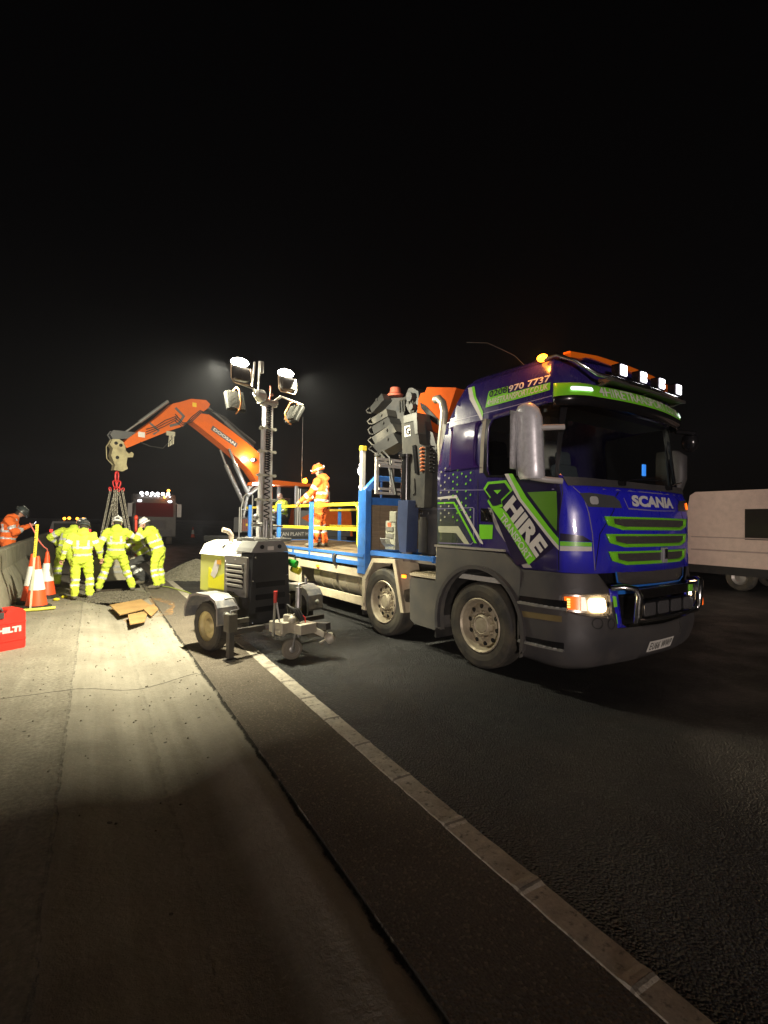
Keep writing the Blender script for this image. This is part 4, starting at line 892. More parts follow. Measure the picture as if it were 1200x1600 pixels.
g = MB(); g.prism([(-.52, .9), (-.40, 1.12), (-.28, 1.12), (-.34, .95), (-.42, .86)], (0, -.4225, 0), (1, 0, 0), (0, 0, 1), .003); g.bb(-.36, -.26, -.428, -.42, 1.06, 1.12, 1); g.build('white_graphic', [M_WHITE, mat('label_orange', (.6, .3, .05), .5, dirt=.2)], TW)
g = MB(); g.bb(-.75, .42, -.40, .25, .30, .67); g.build('lower_body', M_TWGREY, TW, bev=.01)
g = MB(); g.bb(-.8, .62, -.42, -.35, .27, .33); g.bb(-.8, .62, .18, .25, .27, .33); g.bb(.55, .62, -.8, .7, .29, .35); g.bar((.5, .0, .31), (1.42, .03, .40), .08); g.bar((.45, -.38, .31), (1.1, .0, .37), .05); g.bar((.45, .24, .31), (1.1, .03, .37), .05); g.cyl((0, -.72, .31), (0, .72, .31), .035); g.build('chassis', M_DSTEEL, TW)
for s_ in (-1, 1):
    o = (0, s_*.70, .31)
    g = MB(); g.lathe([(.19, -.075), (.26, -.085), (.30, -.075), (.312, -.05), (.314, 0), (.312, .05), (.30, .075), (.26, .085), (.19, .075)], o, (0, s_, 0), 28)
    for k in range(28):
        a = 2*PI*k/28
        for q in (-.045, .02): g.box((o[0]+.314*math.cos(a+(q > 0)*.1), o[1]+q+.012, o[2]+.314*math.sin(a+(q > 0)*.1)), (.006, .045, .035), Matrix.Rotation(-a-(q > 0)*.1, 3, 'Y'))
    w = g.build('wheel', M_TYRE, TW)
    g = MB(); g.lathe([(.195, .07), (.19, .05), (.16, .02), (.10, .03), (.07, .06), (.0, .065)], o, (0, s_, 0), 20); g.build('rim', mat('rim_yellowed', (.5, .42, .2), .5, .3, dirt=.5), w)
    g = MB(); prof = [(-.42, .42), (-.40, .56), (-.28, .70), (-.12, .735), (.20, .735), (.34, .68), (.40, .60), (.41, .40)]
    g.loft([[(x, s_*.60, z) for x, z in prof]+[(x*.93, s_*.60, z-.03) for x, z in prof[::-1]], [(x, s_*.86, z) for x, z in prof]+[(x*.93, s_*.86, z-.03) for x, z in prof[::-1]]])
    g.prism(prof+[(x*.9, z-.10) for x, z in prof[::-1]], (0, s_*.60, 0), (1, 0, 0), (0, 0, 1), .01*s_); fd = g.build('mudguard', mat('guard_metal', (.22, .225, .24), .42, .5, dirt=.8, dcol=(.5, .47, .4), dscale=10), TW, bev=.008)
    g = MB(); g.sph((.42, s_*.74, .50), .035, 10, sc=(.5, 1, 1)); g.build('marker_lamp', mat('marker_glass', (.6, .62, .55), .2, dirt=.2), fd)
def jack(x, y, top=.74):
    g = MB(); g.bb(x-.035, x+.035, y-.035, y+.035, .02, .52); g.cyl((x, y, 0), (x, y, .012), .085, n=16); j = g.build('stabiliser_leg', M_DSTEEL, TW, bev=.005)
    g = MB(); g.bb(x-.06, x+.06, y-.06, y+.06, .34, .55); g.bb(x-.02, x+.02, y+.05, y+.25, .42, .48); g.build('leg_sleeve', mat('sleeve_olive', (.09, .085, .065), .5, dirt=.4), j, bev=.006)
    g = MB(); g.tube([(x, y, .55), (x, y, .58), (x+.02, y+.1, .60), (x+.02, y+.02, top), (x+.02, y-.10, top)], .011, 8); g.build('crank_handle', M_STEEL, j)
jack(.60, -.80)
g = MB(); g.lathe([(.0, -.03), (.06, -.032), (.115, -.028), (.128, -.01), (.128, .01), (.115, .028), (.06, .032), (.0, .03)], (1.12, -.28, .13), (.92, -.38, 0), 24); jw = g.build('jockey_wheel', mat('jockey_tyre', (.16, .145, .11), .7, dirt=.5), TW)
g = MB(); g.lathe([(.085, .033), (.07, .02), (.03, .035), (.0, .04)], (1.12, -.28, .13), (.92, -.38, 0), 18); g.lathe([(.085, -.033), (.07, -.02), (.03, -.035), (.0, -.04)], (1.12, -.28, .13), (.92, -.38, 0), 18); g.bar((1.17, -.31, .13), (1.12, -.22, .32), .02, .05); g.build('hub', M_STEEL, jw)
g = MB(); g.cyl((1.08, -.16, .26), (1.08, -.16, .86), .038, n=16); g.cyl((1.08, -.16, .2), (1.08, -.16, .5), .03, n=12); g.tube([(1.08, -.16, .86), (1.08, -.16, .89), (1.06, -.03, .90)], .012, 7); g.cyl((1.06, -.03, .89), (1.06, -.03, .97), .022, .016, 10); g.build('jockey_tube', M_STEEL, TW)
g = MB(); g.bb(.92, 1.18, -.48, -.22, .34, .47); g.bb(1.0, 1.3, -.30, -.05, .32, .44); g.cyl((1.05, -.44, .36), (1.15, -.44, .36), .05, n=14); g.sph((1.2, -.35, .50), .05, 10); g.box((1.1, -.30, .50), (.12, .14, .1), R(20)); g.build('coupling_box', mat('coupling_zinc', (.48, .45, .36), .5, .4, dirt=.7), TW, bev=.01)
g = MB(); g.bar((1.02, -.49, .30), (1.05, -.49, .78), .014, .03); g.bar((1.08, -.42, .36), (1.05, -.47, .70), .012, .02); hb_ = g.build('brake_lever', M_STEEL, TW)
g = MB(); g.cyl((1.05, -.49, .70), (1.055, -.49, .84), .019, .024, 10); g.build('red_grip', mat('grip_red', (.5, .03, .02), .4, dirt=.2), hb_)
g = MB(); g.bar((1.1, -.05, .38), (1.38, .02, .30), .07); g.lathe([(.0, 0), (.055, .0), (.07, .03), (.06, .09), (.03, .11)], (1.36, .06, .22), (.6, .5, .5), 14); g.tube([(1.22, .0, .4), (1.3, .1, .33), (1.25, .2, .2), (1.1, .2, .12)], .016, 8); g.build('tow_hitch', mat('hitch_cream', (.5, .47, .38), .5, .3, dirt=.5), TW)
g = MB()
for k in range(3): g.tube([(1.0, -.25+.05*k, .55), (1.08, -.33+.04*k, .66-.03*k), (1.14, -.28+.04*k, .60), (1.18, -.2+.03*k, .46)], .015, 8)
g.build('cable_loop', M_RUB, TW)
g = MB(); g.tube([(1.15, -.17, .54), (1.2, -.15, .50), (1.22, -.16, .38)], .008, 6); g.build('safety_cable', mat('cable_red', (.6, .03, .02), .4, dirt=.1), TW)
for y, z, m_ in ((.30, 1.10, mat('plug_green', (.02, .45, .03), .4, dirt=.1)), (.36, 1.00, mat('plug_yellow', (.65, .62, .03), .4, dirt=.1))):
    g = MB(); g.cyl((.30, y, z), (.42, y+.04, z-.03), .045, .055, 14); g.build('socket', m_, TW)
g = MB(); g.tube([(.3, .29, 1.2), (.36, .36, 1.19), (.36, .37, 1.05), (.3, .33, .98)], .012, 6); g.build('side_handle', M_BLACK, TW)
# mast: telescopic square sections with coiled cable down the front
g = MB(); g.box((.15, -.01, 1.41), (.42, .62, .05)); g.box((.2, -.22, 1.43), (.3, .2, .03)); 
for a in range(6): g.cyl((.15+.17*math.cos(a*PI/3), -.01+.26*math.sin(a*PI/3), 1.43), (.15+.17*math.cos(a*PI/3), -.01+.26*math.sin(a*PI/3), 1.46), .02, n=8)
g.build('mast_base', M_STEEL, TW, bev=.008)
M_MAST = mat('mast_aluminium', (.74, .74, .70), .4, .15, dirt=.35)
secs = [(1.42, 1.98, .112, -.02), (1.95, 2.32, .100, -.017), (2.29, 2.65, .090, -.014), (2.62, 2.97, .080, -.008), (2.94, 3.30, .070, .002)]
for z0, z1, h, y in secs:
    g = MB()
    for sy in (-1, 1):
        g.box((.15, y+sy*(h-.022), (z0+z1)/2), (.07, .036, z1-z0))
    g.box((.135, y, (z0+z1)/2), (.02, 2*h-.06, z1-z0)); ms = g.build('mast_section', M_MAST, TW, bev=.004)
    g = MB(); g.box((.15, y, z1-.02), (.11, 2*h+.03, .03))
    for sy in (-1, 1): g.cyl((.16, y+sy*(h+.03), z1-.02), (.20, y+sy*(h+.03), z1-.02), .022, n=10)
    g.build('collar', mat('collar_cream', (.5, .5, .42), .4, .3, dirt=.3), ms)
g = MB(); pts = []; n = 0
z = 1.62
while z < 3.28:
    k = (z-1.62)/1.66; pitch = .075 if z < 2.35 else .034; r_ = .052-.012*k
    for j in range(8): a = 2*PI*j/8; pts.append((.185+.02*math.sin(a), -.012+.01*k+r_*.85*math.cos(a), z+pitch*j/8))
    z += pitch
g.tube(pts, .0075, 5); g.build('coiled_cable', M_BLACK, TW)
g = MB()
for y, r_ in ((-.06, .022), (.02, .022), (-.1, .015)): g.cyl((.26, y, 1.43), (.26, y, 1.68), r_, n=10)
g.cyl((.24, -.15, 1.6), (.24, .22, 1.6), .016, n=8); g.cyl((.2, -.25, 1.62), (.22, -.12, 1.62), .03, n=10); g.sph((.2, -.2, 1.72), .045, 10); g.build('winch', M_STEEL, TW)
g = MB(); g.tube([(-.25, -.28, 1.37), (-.25, -.28, 1.47), (-.26, -.32, 1.52), (-.28, -.40, 1.54)], .035, 10); g.build('exhaust_pipe', mat('hot_pipe', (.6, .5, .4), .4, .4, dirt=.4), TW)
# lamp head
g = MB(); g.box((.15, .0, 3.32), (.16, .24, .05)); g.lathe([(.0, -.04), (.075, -.05), (.09, 0), (.05, .10), (.0, .11)], (.2, -.16, 3.37), (.3, -.9, .15), 16)
g.bar((.15, -.1, 3.34), (.15, -.24, 3.46), .03); g.bar((.15, -.24, 3.46), (.15, -.52, 3.49), .035, .02); g.bar((.15, .08, 3.34), (.15, .22, 3.44), .03); g.bar((.15, .2, 3.45), (.15, .62, 3.40), .035, .02)
g.bar((.15, -.17, 3.36), (.15, -.15, 3.86), .03, .02); g.bar((.12, -.24, 3.50), (.12, -.21, 3.84), .024); g.box((.15, -.125, 3.78), (.05, .055, .16)); hd = g.build('lamp_bracket', mat('bracket_galv', (.55, .54, .47), .35, .6, dirt=.3), TW, bev=.004)
g = MB(); g.tube([(.15, .02, 3.34), (.16, .03, 3.42), (.14, .05, 3.5), (.15, .04, 3.56)], .012, 6); g.sph((.15, .07, 3.44), .022, 8); g.build('red_cable', mat('cable_brown', (.25, .07, .04), .5, dirt=.3), TW)
TWI = Matrix.Rotation(-TW.rotation_euler.z, 3, 'Z')
def lamp(cy, cz, cx, d, lit):
    """square finned floodlight; in its own frame z is the direction of the back, -z the glass"""
    d = TWI @ Vector(d); M = Matrix.Translation((cx, cy, cz)) @ (-d).to_track_quat('Z', 'Y').to_matrix().to_4x4()
    g = MB(); g.box((0, 0, .0), (.26, .27, .05)); g.xf(M); l = g.build('flood_lamp', mat('lamp_body_dark', (.014, .014, .013), .8, dirt=.3, spec=.2), TW, bev=.01)
    g = MB()
    for k in range(13): g.box((0, -.12+k*.02, .045), (.22, .006, .05))
    g.xf(M); g.build('heat_fin', mat('fin_grey', (.03, .03, .027), .8, dirt=.4, spec=.2), l)
    g = MB(); (g.sph((0, 0, -.035), .125, 20, 0, (1, 1, .75)) if lit else g.box((0, 0, -.028), (.235, .245, .006))); g.xf(M); g.build('glass', emat('flood_glow', (1, .93, .78), EG) if lit else mat('unlit_glass', (.3, .3, .28), .1, dirt=.2), l)
    g = MB(); g.tube([(0, -.165, -.02), (0, -.165, .10), (0, -.1, .16), (0, .1, .16), (0, .165, .10), (0, .165, -.02)], .011, 7); g.xf(M); g.build('yoke', mat('yoke_orange', (.5, .2, .06), .4, .3, dirt=.5), l)
    return M
def lit_lamp(cy, cz, cx):
    """burning floodlight: glass on top, dark housing and fins hanging below it in a U-shaped yoke"""
    g = MB(); g.box((cx, cy, cz-.155), (.07, .23, .19), Matrix.Rotation(R(-10), 3, 'Y')); l = g.build('flood_lamp', M_DSTEEL, TW, bev=.012)
    g = MB()
    for k in range(11): g.box((cx+.05, cy-.10+k*.02, cz-.155), (.05, .005, .17), Matrix.Rotation(R(-10), 3, 'Y'))
    g.build('heat_fin', M_DSTEEL, l)
    g = MB(); g.sph((cx, cy, cz), .125, 20, 0, (.75, 1, .42)); g.build('glass', emat('flood_glow', (1, .93, .78), EG), l)
    g = MB(); g.tube([(cx+.03, cy-.15, cz-.06), (cx+.05, cy-.155, cz-.24), (cx+.05, cy-.12, cz-.29), (cx+.05, cy+.12, cz-.29), (cx+.05, cy+.155, cz-.24), (cx+.03, cy+.15, cz-.06)], .010, 7); g.build('yoke', mat('yoke_steel', (.5, .38, .25), .4, .4, dirt=.5), l)
lit_lamp(-.46, 3.765, .15); lit_lamp(.30, 3.80, .15)
lamp(-.46, 3.25, .05, (-.2, .9, -.35), False)
lamp(.52, 3.24, .1, (.8, .3, -.5), False)
for nm, px_, d, e in (('left', (-.04, -.64, 3.72), LT1, PW1), ('right', (.32, .47, 3.75), LT2, PW2)):
    al = bpy.data.lights.new('flood_beam', 'AREA'); ao = bpy.data.objects.new('flood_beam', al); COL.objects.link(ao)
    al.shape = 'RECTANGLE'; al.size = .2; al.size_y = .2; al.energy = e; al.color = (1, .93, .68); al.spread = SPREAD
    ao.parent = TW; ao.matrix_local = Matrix.Translation(px_) @ (-(TWI @ Vector(d))).to_track_quat('Z', 'Y').to_matrix().to_4x4()

# ------------------------------------------------------------------ excavator; local x towards the work, y to the camera side
EX = Vector((5.3, 16.4, 0)); EA = math.atan2(14.9-16.4, .55-5.3)
X = empty('excavator', EX, EA)
tag(X, 'orange excavator with its boom stretched over the lifted block, beyond the flatbed', 'excavator')
M_EXG = mat('excavator_grey', (.08, .082, .085), .45, dirt=.4, dcol=(.10, .095, .08)); 
for sy in (-1, 1):
    g = MB(); pr = [(-1.75, .42)]+[(-1.45+.42*math.cos(R(a)), .44+.42*math.sin(R(a))) for a in range(120, 91, -15)]+[(1.35+.42*math.cos(R(a)), .44+.42*math.sin(R(a))) for a in range(90, -91, -30)]+[(-1.35+.42*math.cos(R(a)), .44+.42*math.sin(R(a))) for a in range(-90, -181, -30)]
    g.prism(pr, (0, sy*1.22, 0), (1, 0, 0), (0, 0, 1), .5*sy*1.0); tr = g.build('track', M_RUB, X, bev=.03)
    g = MB()
    for x in (-1.1, -.55, 0, .55, 1.0): g.cyl((x, sy*1.23, .25), (x, sy*.8, .25), .12, n=12)
    g.build('roller', M_EXG, tr)
g = MB(); g.bb(-2.2, 1.95, -1.2, 1.2, .95, 1.14); g.cyl((0, 0, .6), (0, 0, .97), .55, n=20); g.build('platform', M_EXG, X, bev=.03)
g = MB(); g.prism([(-2.3, 1.14), (.70, 1.14), (.70, 1.39), (-2.3, 1.39)], (0, 1.24, 0), (1, 0, 0), (0, 0, 1), .3); sb = g.build('side_skirt', M_EXG, X, bev=.02)
g = MB(); put_text(g, 'TITAN PLANT HIRE', (.90, 1.19), (-.66, 1.19), (.90, 1.30), lambda a, b: (a, 1.246, b), bold=.01); g.build('skirt_lettering', M_WHITE, sb, fix=False)
g = MB(); g.prism([(-2.45, 1.14), (-2.35, 2.0), (-1.9, 2.1), (-1.0, 2.08), (-.9, 1.4), (-.9, 1.14)], (0, 1.22, 0), (1, 0, 0), (0, 0, 1), 2.4); g.build('engine_house', mat('excavator_dark_orange', (.55, .10, .012), .4, dirt=.5), X, bev=.05)
g = MB(); g.prism([(-.88, 1.40), (-.12, 1.40), (-.12, 2.0), (-.88, 2.0)], (0, 1.225, 0), (1, 0, 0), (0, 0, 1), .03); pn = g.build('side_panel', mat('panel_grey', (.18, .185, .19), .4, dirt=.4), X, bev=.01)
g = MB(); g.prism([(-.12, 1.76), (-.42, 1.89), (-.76, 1.88), (-.68, 1.52)], (0, 1.226, 0), (1, 0, 0), (0, 0, 1), -.004); g.build('orange_dart', M_ORANGE, pn)
# cab
g = MB(); cf = [(1.32, 1.40), (1.40, 1.75), (1.20, 2.72), (1.05, 2.86)]
def post(g, a, b_, w=.07): g.bar(a, b_, w, w)
for y in (1.18, .22):
    post(g, (1.30, y, 1.40), (1.38, y, 1.8)); post(g, (1.38, y, 1.8), (1.18, y, 2.74)); post(g, (-.84, y, 1.40), (-.84, y, 2.35)); post(g, (-.84, y, 2.35), (-.66, y, 2.80)); post(g, (.06, y, 1.4), (.06, y, 2.8), .09); post(g, (1.3, y, 1.42), (-.84, y, 1.42), .08)
g.bb(-.84, 1.3, .2, 1.2, 1.38, 1.44); g.build('cab_frame', mat('cab_grey', (.26, .26, .25), .4, dirt=.3), X, bev=.01)
g = MB(); g.cyl((.02, 1.23, 1.5), (.02, 1.23, 2.7), .02, n=8); g.cyl((-.06, 1.23, 1.5), (-.06, 1.23, 2.7), .02, n=8); g.build('hand_rail', mat('rail_pale', (.5, .5, .48), .35, .4, dirt=.2), X)
g = MB(); g.prism([(1.25, 2.76), (1.22, 2.86), (.9, 2.91), (-.5, 2.89), (-.72, 2.80)], (0, 1.23, 0), (1, 0, 0), (0, 0, 1), 1.05); g.build('cab_roof', M_ORANGE, X, bev=.02)
g = MB(); g.add([(1.36, 1.2, 1.8), (1.18, 1.2, 2.74), (.1, 1.2, 2.78), (.1, 1.2, 1.5), (1.3, 1.2, 1.5)], [(0, 1, 2, 3, 4)]); g.add([(.0, 1.2, 2.0), (.0, 1.2, 2.78), (-.66, 1.2, 2.76), (-.84, 1.2, 2.35), (-.84, 1.2, 2.0)], [(0, 1, 2, 3, 4)]); g.add([(1.38, .25, 1.8), (1.38, 1.15, 1.8), (1.18, 1.15, 2.74), (1.18, .25, 2.74)], [(0, 1, 2, 3)]); g.build('cab_window', M_SIDEG, X)
g = MB(); g.bb(.15, .65, .45, .95, 1.44, 1.75); g.box((.12, .7, 2.05), (.12, .48, .7), Matrix.Rotation(R(-8), 3, 'Y')); g.bb(.95, 1.15, .4, 1.0, 1.44, 1.9); g.build('cab_seat', M_RUB, X, bev=.04)
g = MB(); g.bb(-.80, -.70, .3, 1.1, 1.5, 2.2); g.bb(-.6, -.1, 1.0, 1.1, 2.1, 2.7, 0); g.build('cab_interior', mat('interior_grey', (.09, .09, .09), .7, dirt=.3), X)
g = MB(); g.cyl((-.46, .95, 2.88), (-.46, .95, 2.95), .04, n=10); g.sph((-.46, .95, 2.99), .085, 12, 1, (1, 1, 1.1)); g.build('beacon', [M_BLACK, E_AMBER], X)
bl = bpy.data.lights.new('excavator_beacon', 'POINT'); bo_ = bpy.data.objects.new('excavator_beacon', bl); COL.objects.link(bo_); bo_.parent = X; bo_.location = (-.46, 1.0, 3.12); bl.energy = 70; bl.color = (1, .3, .03); bl.shadow_soft_size = .06
g = MB(); g.box((1.38, .9, 2.78), (.06, .32, .07)); g.build('cab_lamp', emat('cab_lamp_glow', (1, .97, .92), 9), X)
cq = bpy.data.lights.new('cab_work_light', 'POINT'); co_ = bpy.data.objects.new('cab_work_light', cq); COL.objects.link(co_); co_.parent = X; co_.location = (1.55, 1.0, 2.74); cq.energy = 40; cq.shadow_soft_size = .08
cq2 = bpy.data.lights.new('cab_fill_light', 'POINT'); co2 = bpy.data.objects.new('cab_fill_light', cq2); COL.objects.link(co2); co2.parent = X; co2.location = (.7, .75, 2.62); cq2.energy = 22; cq2.shadow_soft_size = .05  # added fill that brightens the cab inside; no lamp is fitted there
g = MB(); g.tube([(2.09, 1.15, 1.15), (2.09, 1.15, 2.04)], .018, 8); g.tube([(1.66, 1.15, 1.15), (1.66, 1.15, 2.40), (1.70, 1.15, 2.45), (1.88, 1.15, 2.43), (1.95, 1.15, 2.36), (2.03, 1.15, 2.04), (2.03, 1.15, 1.3)], .02, 8); g.tube([(1.66, 1.15, 1.95), (2.03, 1.15, 1.97)], .016, 6); g.build('grab_rail', mat('rail_grey', (.35, .35, .33), .4, .3, dirt=.3), X)
g = MB(); g.bb(1.62, 2.04, .75, 1.1, 1.3, 1.74); g.build('tool_box', M_EXG, X, bev=.02)
g = MB(); 
for k in range(6): g.bb(1.66+k*.06, 1.69+k*.06, 1.1, 1.115, 1.34, 1.70)
g.bb(1.63, 1.72, 1.1, 1.12, 1.32, 1.55, 1); g.build('grille_panel', [mat('rusty_slat', (.25, .08, .06), .6, dirt=.5), M_ORANGE], X)
g = MB(); g.bb(-1.6, -1.57, .9, .93, 2.0, 2.7); g.cyl((-.60, .6, 2.9), (-.60, .6, 5.2), .006, n=5); g.build('aerial', M_STEEL, X)
# boom and stick in the machine's middle plane
bm_ = [(.25, 1.55), (.62, 1.5), (.90, 2.94), (1.18, 3.27), (1.55, 3.56), (1.91, 3.80), (2.78, 4.33), (3.08, 4.50), (3.12, 4.66), (2.87, 4.84), (2.60, 4.80), (2.4, 4.70), (1.9, 4.46), (1.38, 4.17), (.84, 3.86), (.50, 3.50), (.30, 2.9)]
g = MB(); g.prism(bm_, (0, .19, 0), (1, 0, 0), (0, 0, 1), .38); bo2 = g.build('boom', M_ORANGE, X, bev=.02)
g = MB(); d0 = Vector((2.50, 4.42)); d1 = Vector((1.64, 3.98)); n_ = Vector((-(d1-d0).y, (d1-d0).x)).normalized()*-.075
pl = [tuple(d0+n_), tuple(d1+n_), tuple(d1-n_), tuple(d0-n_)]
g.prism(pl, (0, .192, 0), (1, 0, 0), (0, 0, 1), -.004); g.build('dark_decal', M_EXG, bo2)
g = MB(); a_ = d0+(d1-d0)*.07; b2 = d0+(d1-d0)*.93; up_ = Vector((-(d1-d0).y, (d1-d0).x)).normalized(); up_ = up_ if up_.y > 0 else -up_
put_text(g, 'DOOSAN', tuple(a_-up_*.045), tuple(b2-up_*.045), tuple(a_+up_*.045), lambda a, b: (a, .199, b), bold=.03); g.build('boom_lettering', M_WHITE, bo2, fix=False)
g = MB(); g.box((1.06, .26, 3.58), (.14, .10, .10), Matrix.Rotation(R(30), 3, 'Y')); wl2 = g.build('boom_lamp', M_BLACK, bo2)
g = MB(); g.sph((1.14, .30, 3.58), .06, 10, sc=(.9, .9, .7)); g.build('lens', emat('boom_lamp_glow', (1, .8, .55), 24), wl2)
q = bpy.data.lights.new('boom_work_light', 'POINT'); qo = bpy.data.objects.new('boom_work_light', q); COL.objects.link(qo); qo.parent = X; qo.location = (1.24, .44, 3.60); q.energy = 50; q.color = (1, .85, .6); q.shadow_soft_size = .08
st = [(4.88, 3.52), (4.95, 3.66), (4.85, 3.78), (4.09, 4.47), (3.67, 4.93), (3.45, 5.02), (3.14, 5.17), (2.68, 5.22), (2.54, 5.12), (2.60, 5.0), (2.78, 4.84), (3.1, 4.60), (3.37, 4.33), (3.76, 4.14), (4.38, 3.80)]
g = MB(); g.prism(st, (0, .15, 0), (1, 0, 0), (0, 0, 1), .30); sk = g.build('stick', M_ORANGE, X, bev=.02)
g = MB(); g.bb(2.98, 3.10, .155, .165, 4.95, 5.07); g.build('warning_sticker', mat('warning_yellow', (.75, .5, .03), .5, dirt=.3), sk)
g = MB(); g.prism([(4.42, 3.86), (4.60, 3.86), (4.60, 4.0), (4.42, 4.0)], (0, .153, 0), (1, 0, 0), (0, 0, 1), -.005); g.build('pale_sticker', M_WHITE, sk)
g = MB(); g.prism(strip([(3.60, 4.82), (3.35, 4.62), (3.50, 4.38), (3.75, 4.28)], .07), (0, .152, 0), (1, 0, 0), (0, 0, 1), -.006); g.prism(strip([(4.30, 4.28), (4.05, 4.10), (4.2, 3.98)], .05), (0, .152, 0), (1, 0, 0), (0, 0, 1), -.006); g.build('stiffener', M_EXG, sk)
g = MB()
for dy in (-.26, .26): g.cyl((.70, dy, 1.5), (1.75, dy, 3.4), .07, n=12); g.cyl((1.75, dy, 3.4), (1.95, dy, 3.85), .04, n=10)
g.cyl((.95, 0, 4.02), (1.95, 0, 4.70), .06, n=12); g.cyl((1.95, 0, 4.70), (2.58, 0, 5.08), .033, n=10)
g.build('cylinder_rod', mat('ram_grey', (.25, .25, .24), .3, .6, dirt=.4), X)
g = MB(); g.cyl((3.75, 0, 5.0), (4.52, 0, 4.28), .05, n=12); g.cyl((4.52, 0, 4.28), (5.05, 0, 3.80), .028, n=10); g.build('bucket_ram', M_STEEL, sk)
g = MB()
for k in range(4): g.tube([(.9, -.1+.06*k, 4.12+.02*k), (1.5, -.1+.06*k, 4.42+.03*k), (2.0, -.1+.06*k, 4.82), (2.4, -.1+.06*k, 4.95), (2.75, -.05+.05*k, 5.0)], .016, 6)
for k in range(3): g.tube([(2.65, .2+.02*k, 4.80), (2.9, .24+.02*k, 4.86-.04*k), (3.15, .22, 4.62-.07*k), (3.4, .2, 4.30+.06*k), (3.62, .19, 4.44+.1*k)], .014, 6)
for k in range(3): g.tube([(3.55, .18, 4.5+.05*k), (3.9, .19, 4.25+.08*k), (4.15, .18, 4.1+.05*k), (4.4, .17, 3.95+.07*k)], .012, 6)
g.tube([(3.7, .2, 4.1), (3.72, .22, 3.9), (3.95, .22, 3.62), (4.3, .2, 3.64), (4.55, .18, 3.72)], .014, 6)
g.build('hydraulic_hoses', M_RUB, X)
g = MB()
for k in range(4): g.cyl((3.78-.04*k, .22, 4.0), (3.80-.045*k, .22, 3.68+.03*k), .012, n=6)
g.bb(3.62, 3.86, .17, .22, 4.0, 4.12); g.build('hose_coupling', mat('coupler_cream', (.5, .48, .36), .4, .4, dirt=.4), sk)
g = MB(); g.prism([(4.62, 3.82), (4.62, 3.98), (5.20, 3.96), (5.28, 3.84), (5.20, 3.72)], (0, .10, 0), (1, 0, 0), (0, 0, 1), .04); g.prism([(4.62, 3.82), (4.62, 3.98), (5.20, 3.96), (5.28, 3.84), (5.20, 3.72)], (0, -.10, 0), (1, 0, 0), (0, 0, 1), .04); g.cyl((4.68, -.14, 3.9), (4.68, .14, 3.9), .05, n=12); g.build('link', M_EXG, sk, bev=.006)
hq = [(4.92, 3.66), (5.05, 3.74), (5.22, 3.72), (5.28, 3.58), (5.20, 3.48), (5.24, 3.30), (5.14, 3.05), (5.16, 2.92), (4.95, 2.90), (4.82, 2.98), (4.86, 3.10), (4.84, 3.28), (4.70, 3.30), (4.68, 3.40), (4.74, 3.44), (4.80, 3.38), (4.88, 3.45)]
g = MB(); g.prism(hq, (0, .11, 0), (1, 0, 0), (0, 0, 1), .22); g.tube([(5.25, .1, 3.7), (5.36, .1, 3.5), (5.34, .1, 3.2), (5.2, .1, 3.05)], .014, 6)
hi = g.build('quick_hitch', mat('hitch_olive', (.38, .34, .19), .5, .2, dirt=.7, dcol=(.15, .12, .07)), X, bev=.015)
g = MB()
for x, z in ((5.14, 3.62), (5.02, 3.58), (5.10, 3.25)): g.cyl((x, -.14, z), (x, .14, z), .045, n=12)
g.build('pin', M_CHROME, hi)
# ------------------------------------------------------------------ lifting chains and the block they carry
Xm = Matrix.Translation(EX) @ Matrix.Rotation(EA, 4, 'Z')
hk = Xm @ Vector((5.05, 0, 2.86)); HK = (hk.x, hk.y)
def link_ring(g, c, l, w, r, d, tw, n=10, mi=0):
    """chain link of length l about c along direction d, turned by tw"""
    d = Vector(d).normalized(); u = d.orthogonal().normalized(); u = Matrix.Rotation(tw, 3, d) @ u; pts = []
    for k in range(n):
        a = 2*PI*k/n; pts.append(Vector(c)+d*(math.sin(a)*w/2+(l-w)/2*(1 if math.sin(a) > .01 else -1 if math.sin(a) < -.01 else 0))+u*math.cos(a)*w/2)
    g.tube(pts, r, 5, mi, closed=True)
def chain(g, a, b_, l=.07, r=.012, w=.05):
    a = Vector(a); b_ = Vector(b_); n = max(2, int((b_-a).length/(l*.72))); d = b_-a
    for k in range(n+1): link_ring(g, a+d*k/n, l, w, r, d, (k % 2)*PI/2)
CH = empty('chain_sling', (HK[0], HK[1], 0)); tag(CH, 'four-leg lifting chain with red master ring hanging from the excavator arm', 'chain sling')
g = MB(); link_ring(g, (0, 0, 2.76), .26, .16, .022, (0, 0, 1), .3, 14); 
for k in range(3): link_ring(g, (.05*(k-1), .02*(k-1), 2.56-.02*(k % 2)), .17, .10, .016, (.2*(k-1), 0, 1), .8*k, 12)
for k in range(4): link_ring(g, (.10*(k-1.5), .03*(k % 2), 2.42), .10, .07, .014, (.15*(k-1.5), 0, 1), k, 10)
g.build('master_ring', mat('shackle_red', (.75, .05, .05), .35, dirt=.2), CH)
BC = Vector((.50, 14.55, 0))
g = MB(); a0 = Vector((0, 0, 2.36)); rel = lambda x, y, z: (x+BC.x-HK[0], y+BC.y-HK[1], z)
chain(g, (-.14, 0, 2.38), rel(-.42, -.1, .72)); chain(g, (.14, 0, 2.38), rel(.42, 0, .72)); chain(g, (-.03, 0, 2.38), rel(-.35, .2, .72)); chain(g, (.05, .03, 2.38), rel(.36, .2, .72))
chain(g, (.0, -.05, 2.36), (.02, -.05, 1.45), .08, .014, .06); chain(g, (-.04, -.04, 2.36), (-.07, -.04, 1.5), .08, .014, .06)
g.build('chain_leg', mat('chain_steel', (.34, .32, .26), .4, .7, dirt=.6), CH)
M_BLOCK = mat('block_concrete', (.42, .39, .29), .85, dirt=.6, dcol=(.2, .18, .13), dscale=3, bmp=.4, bscale=30)
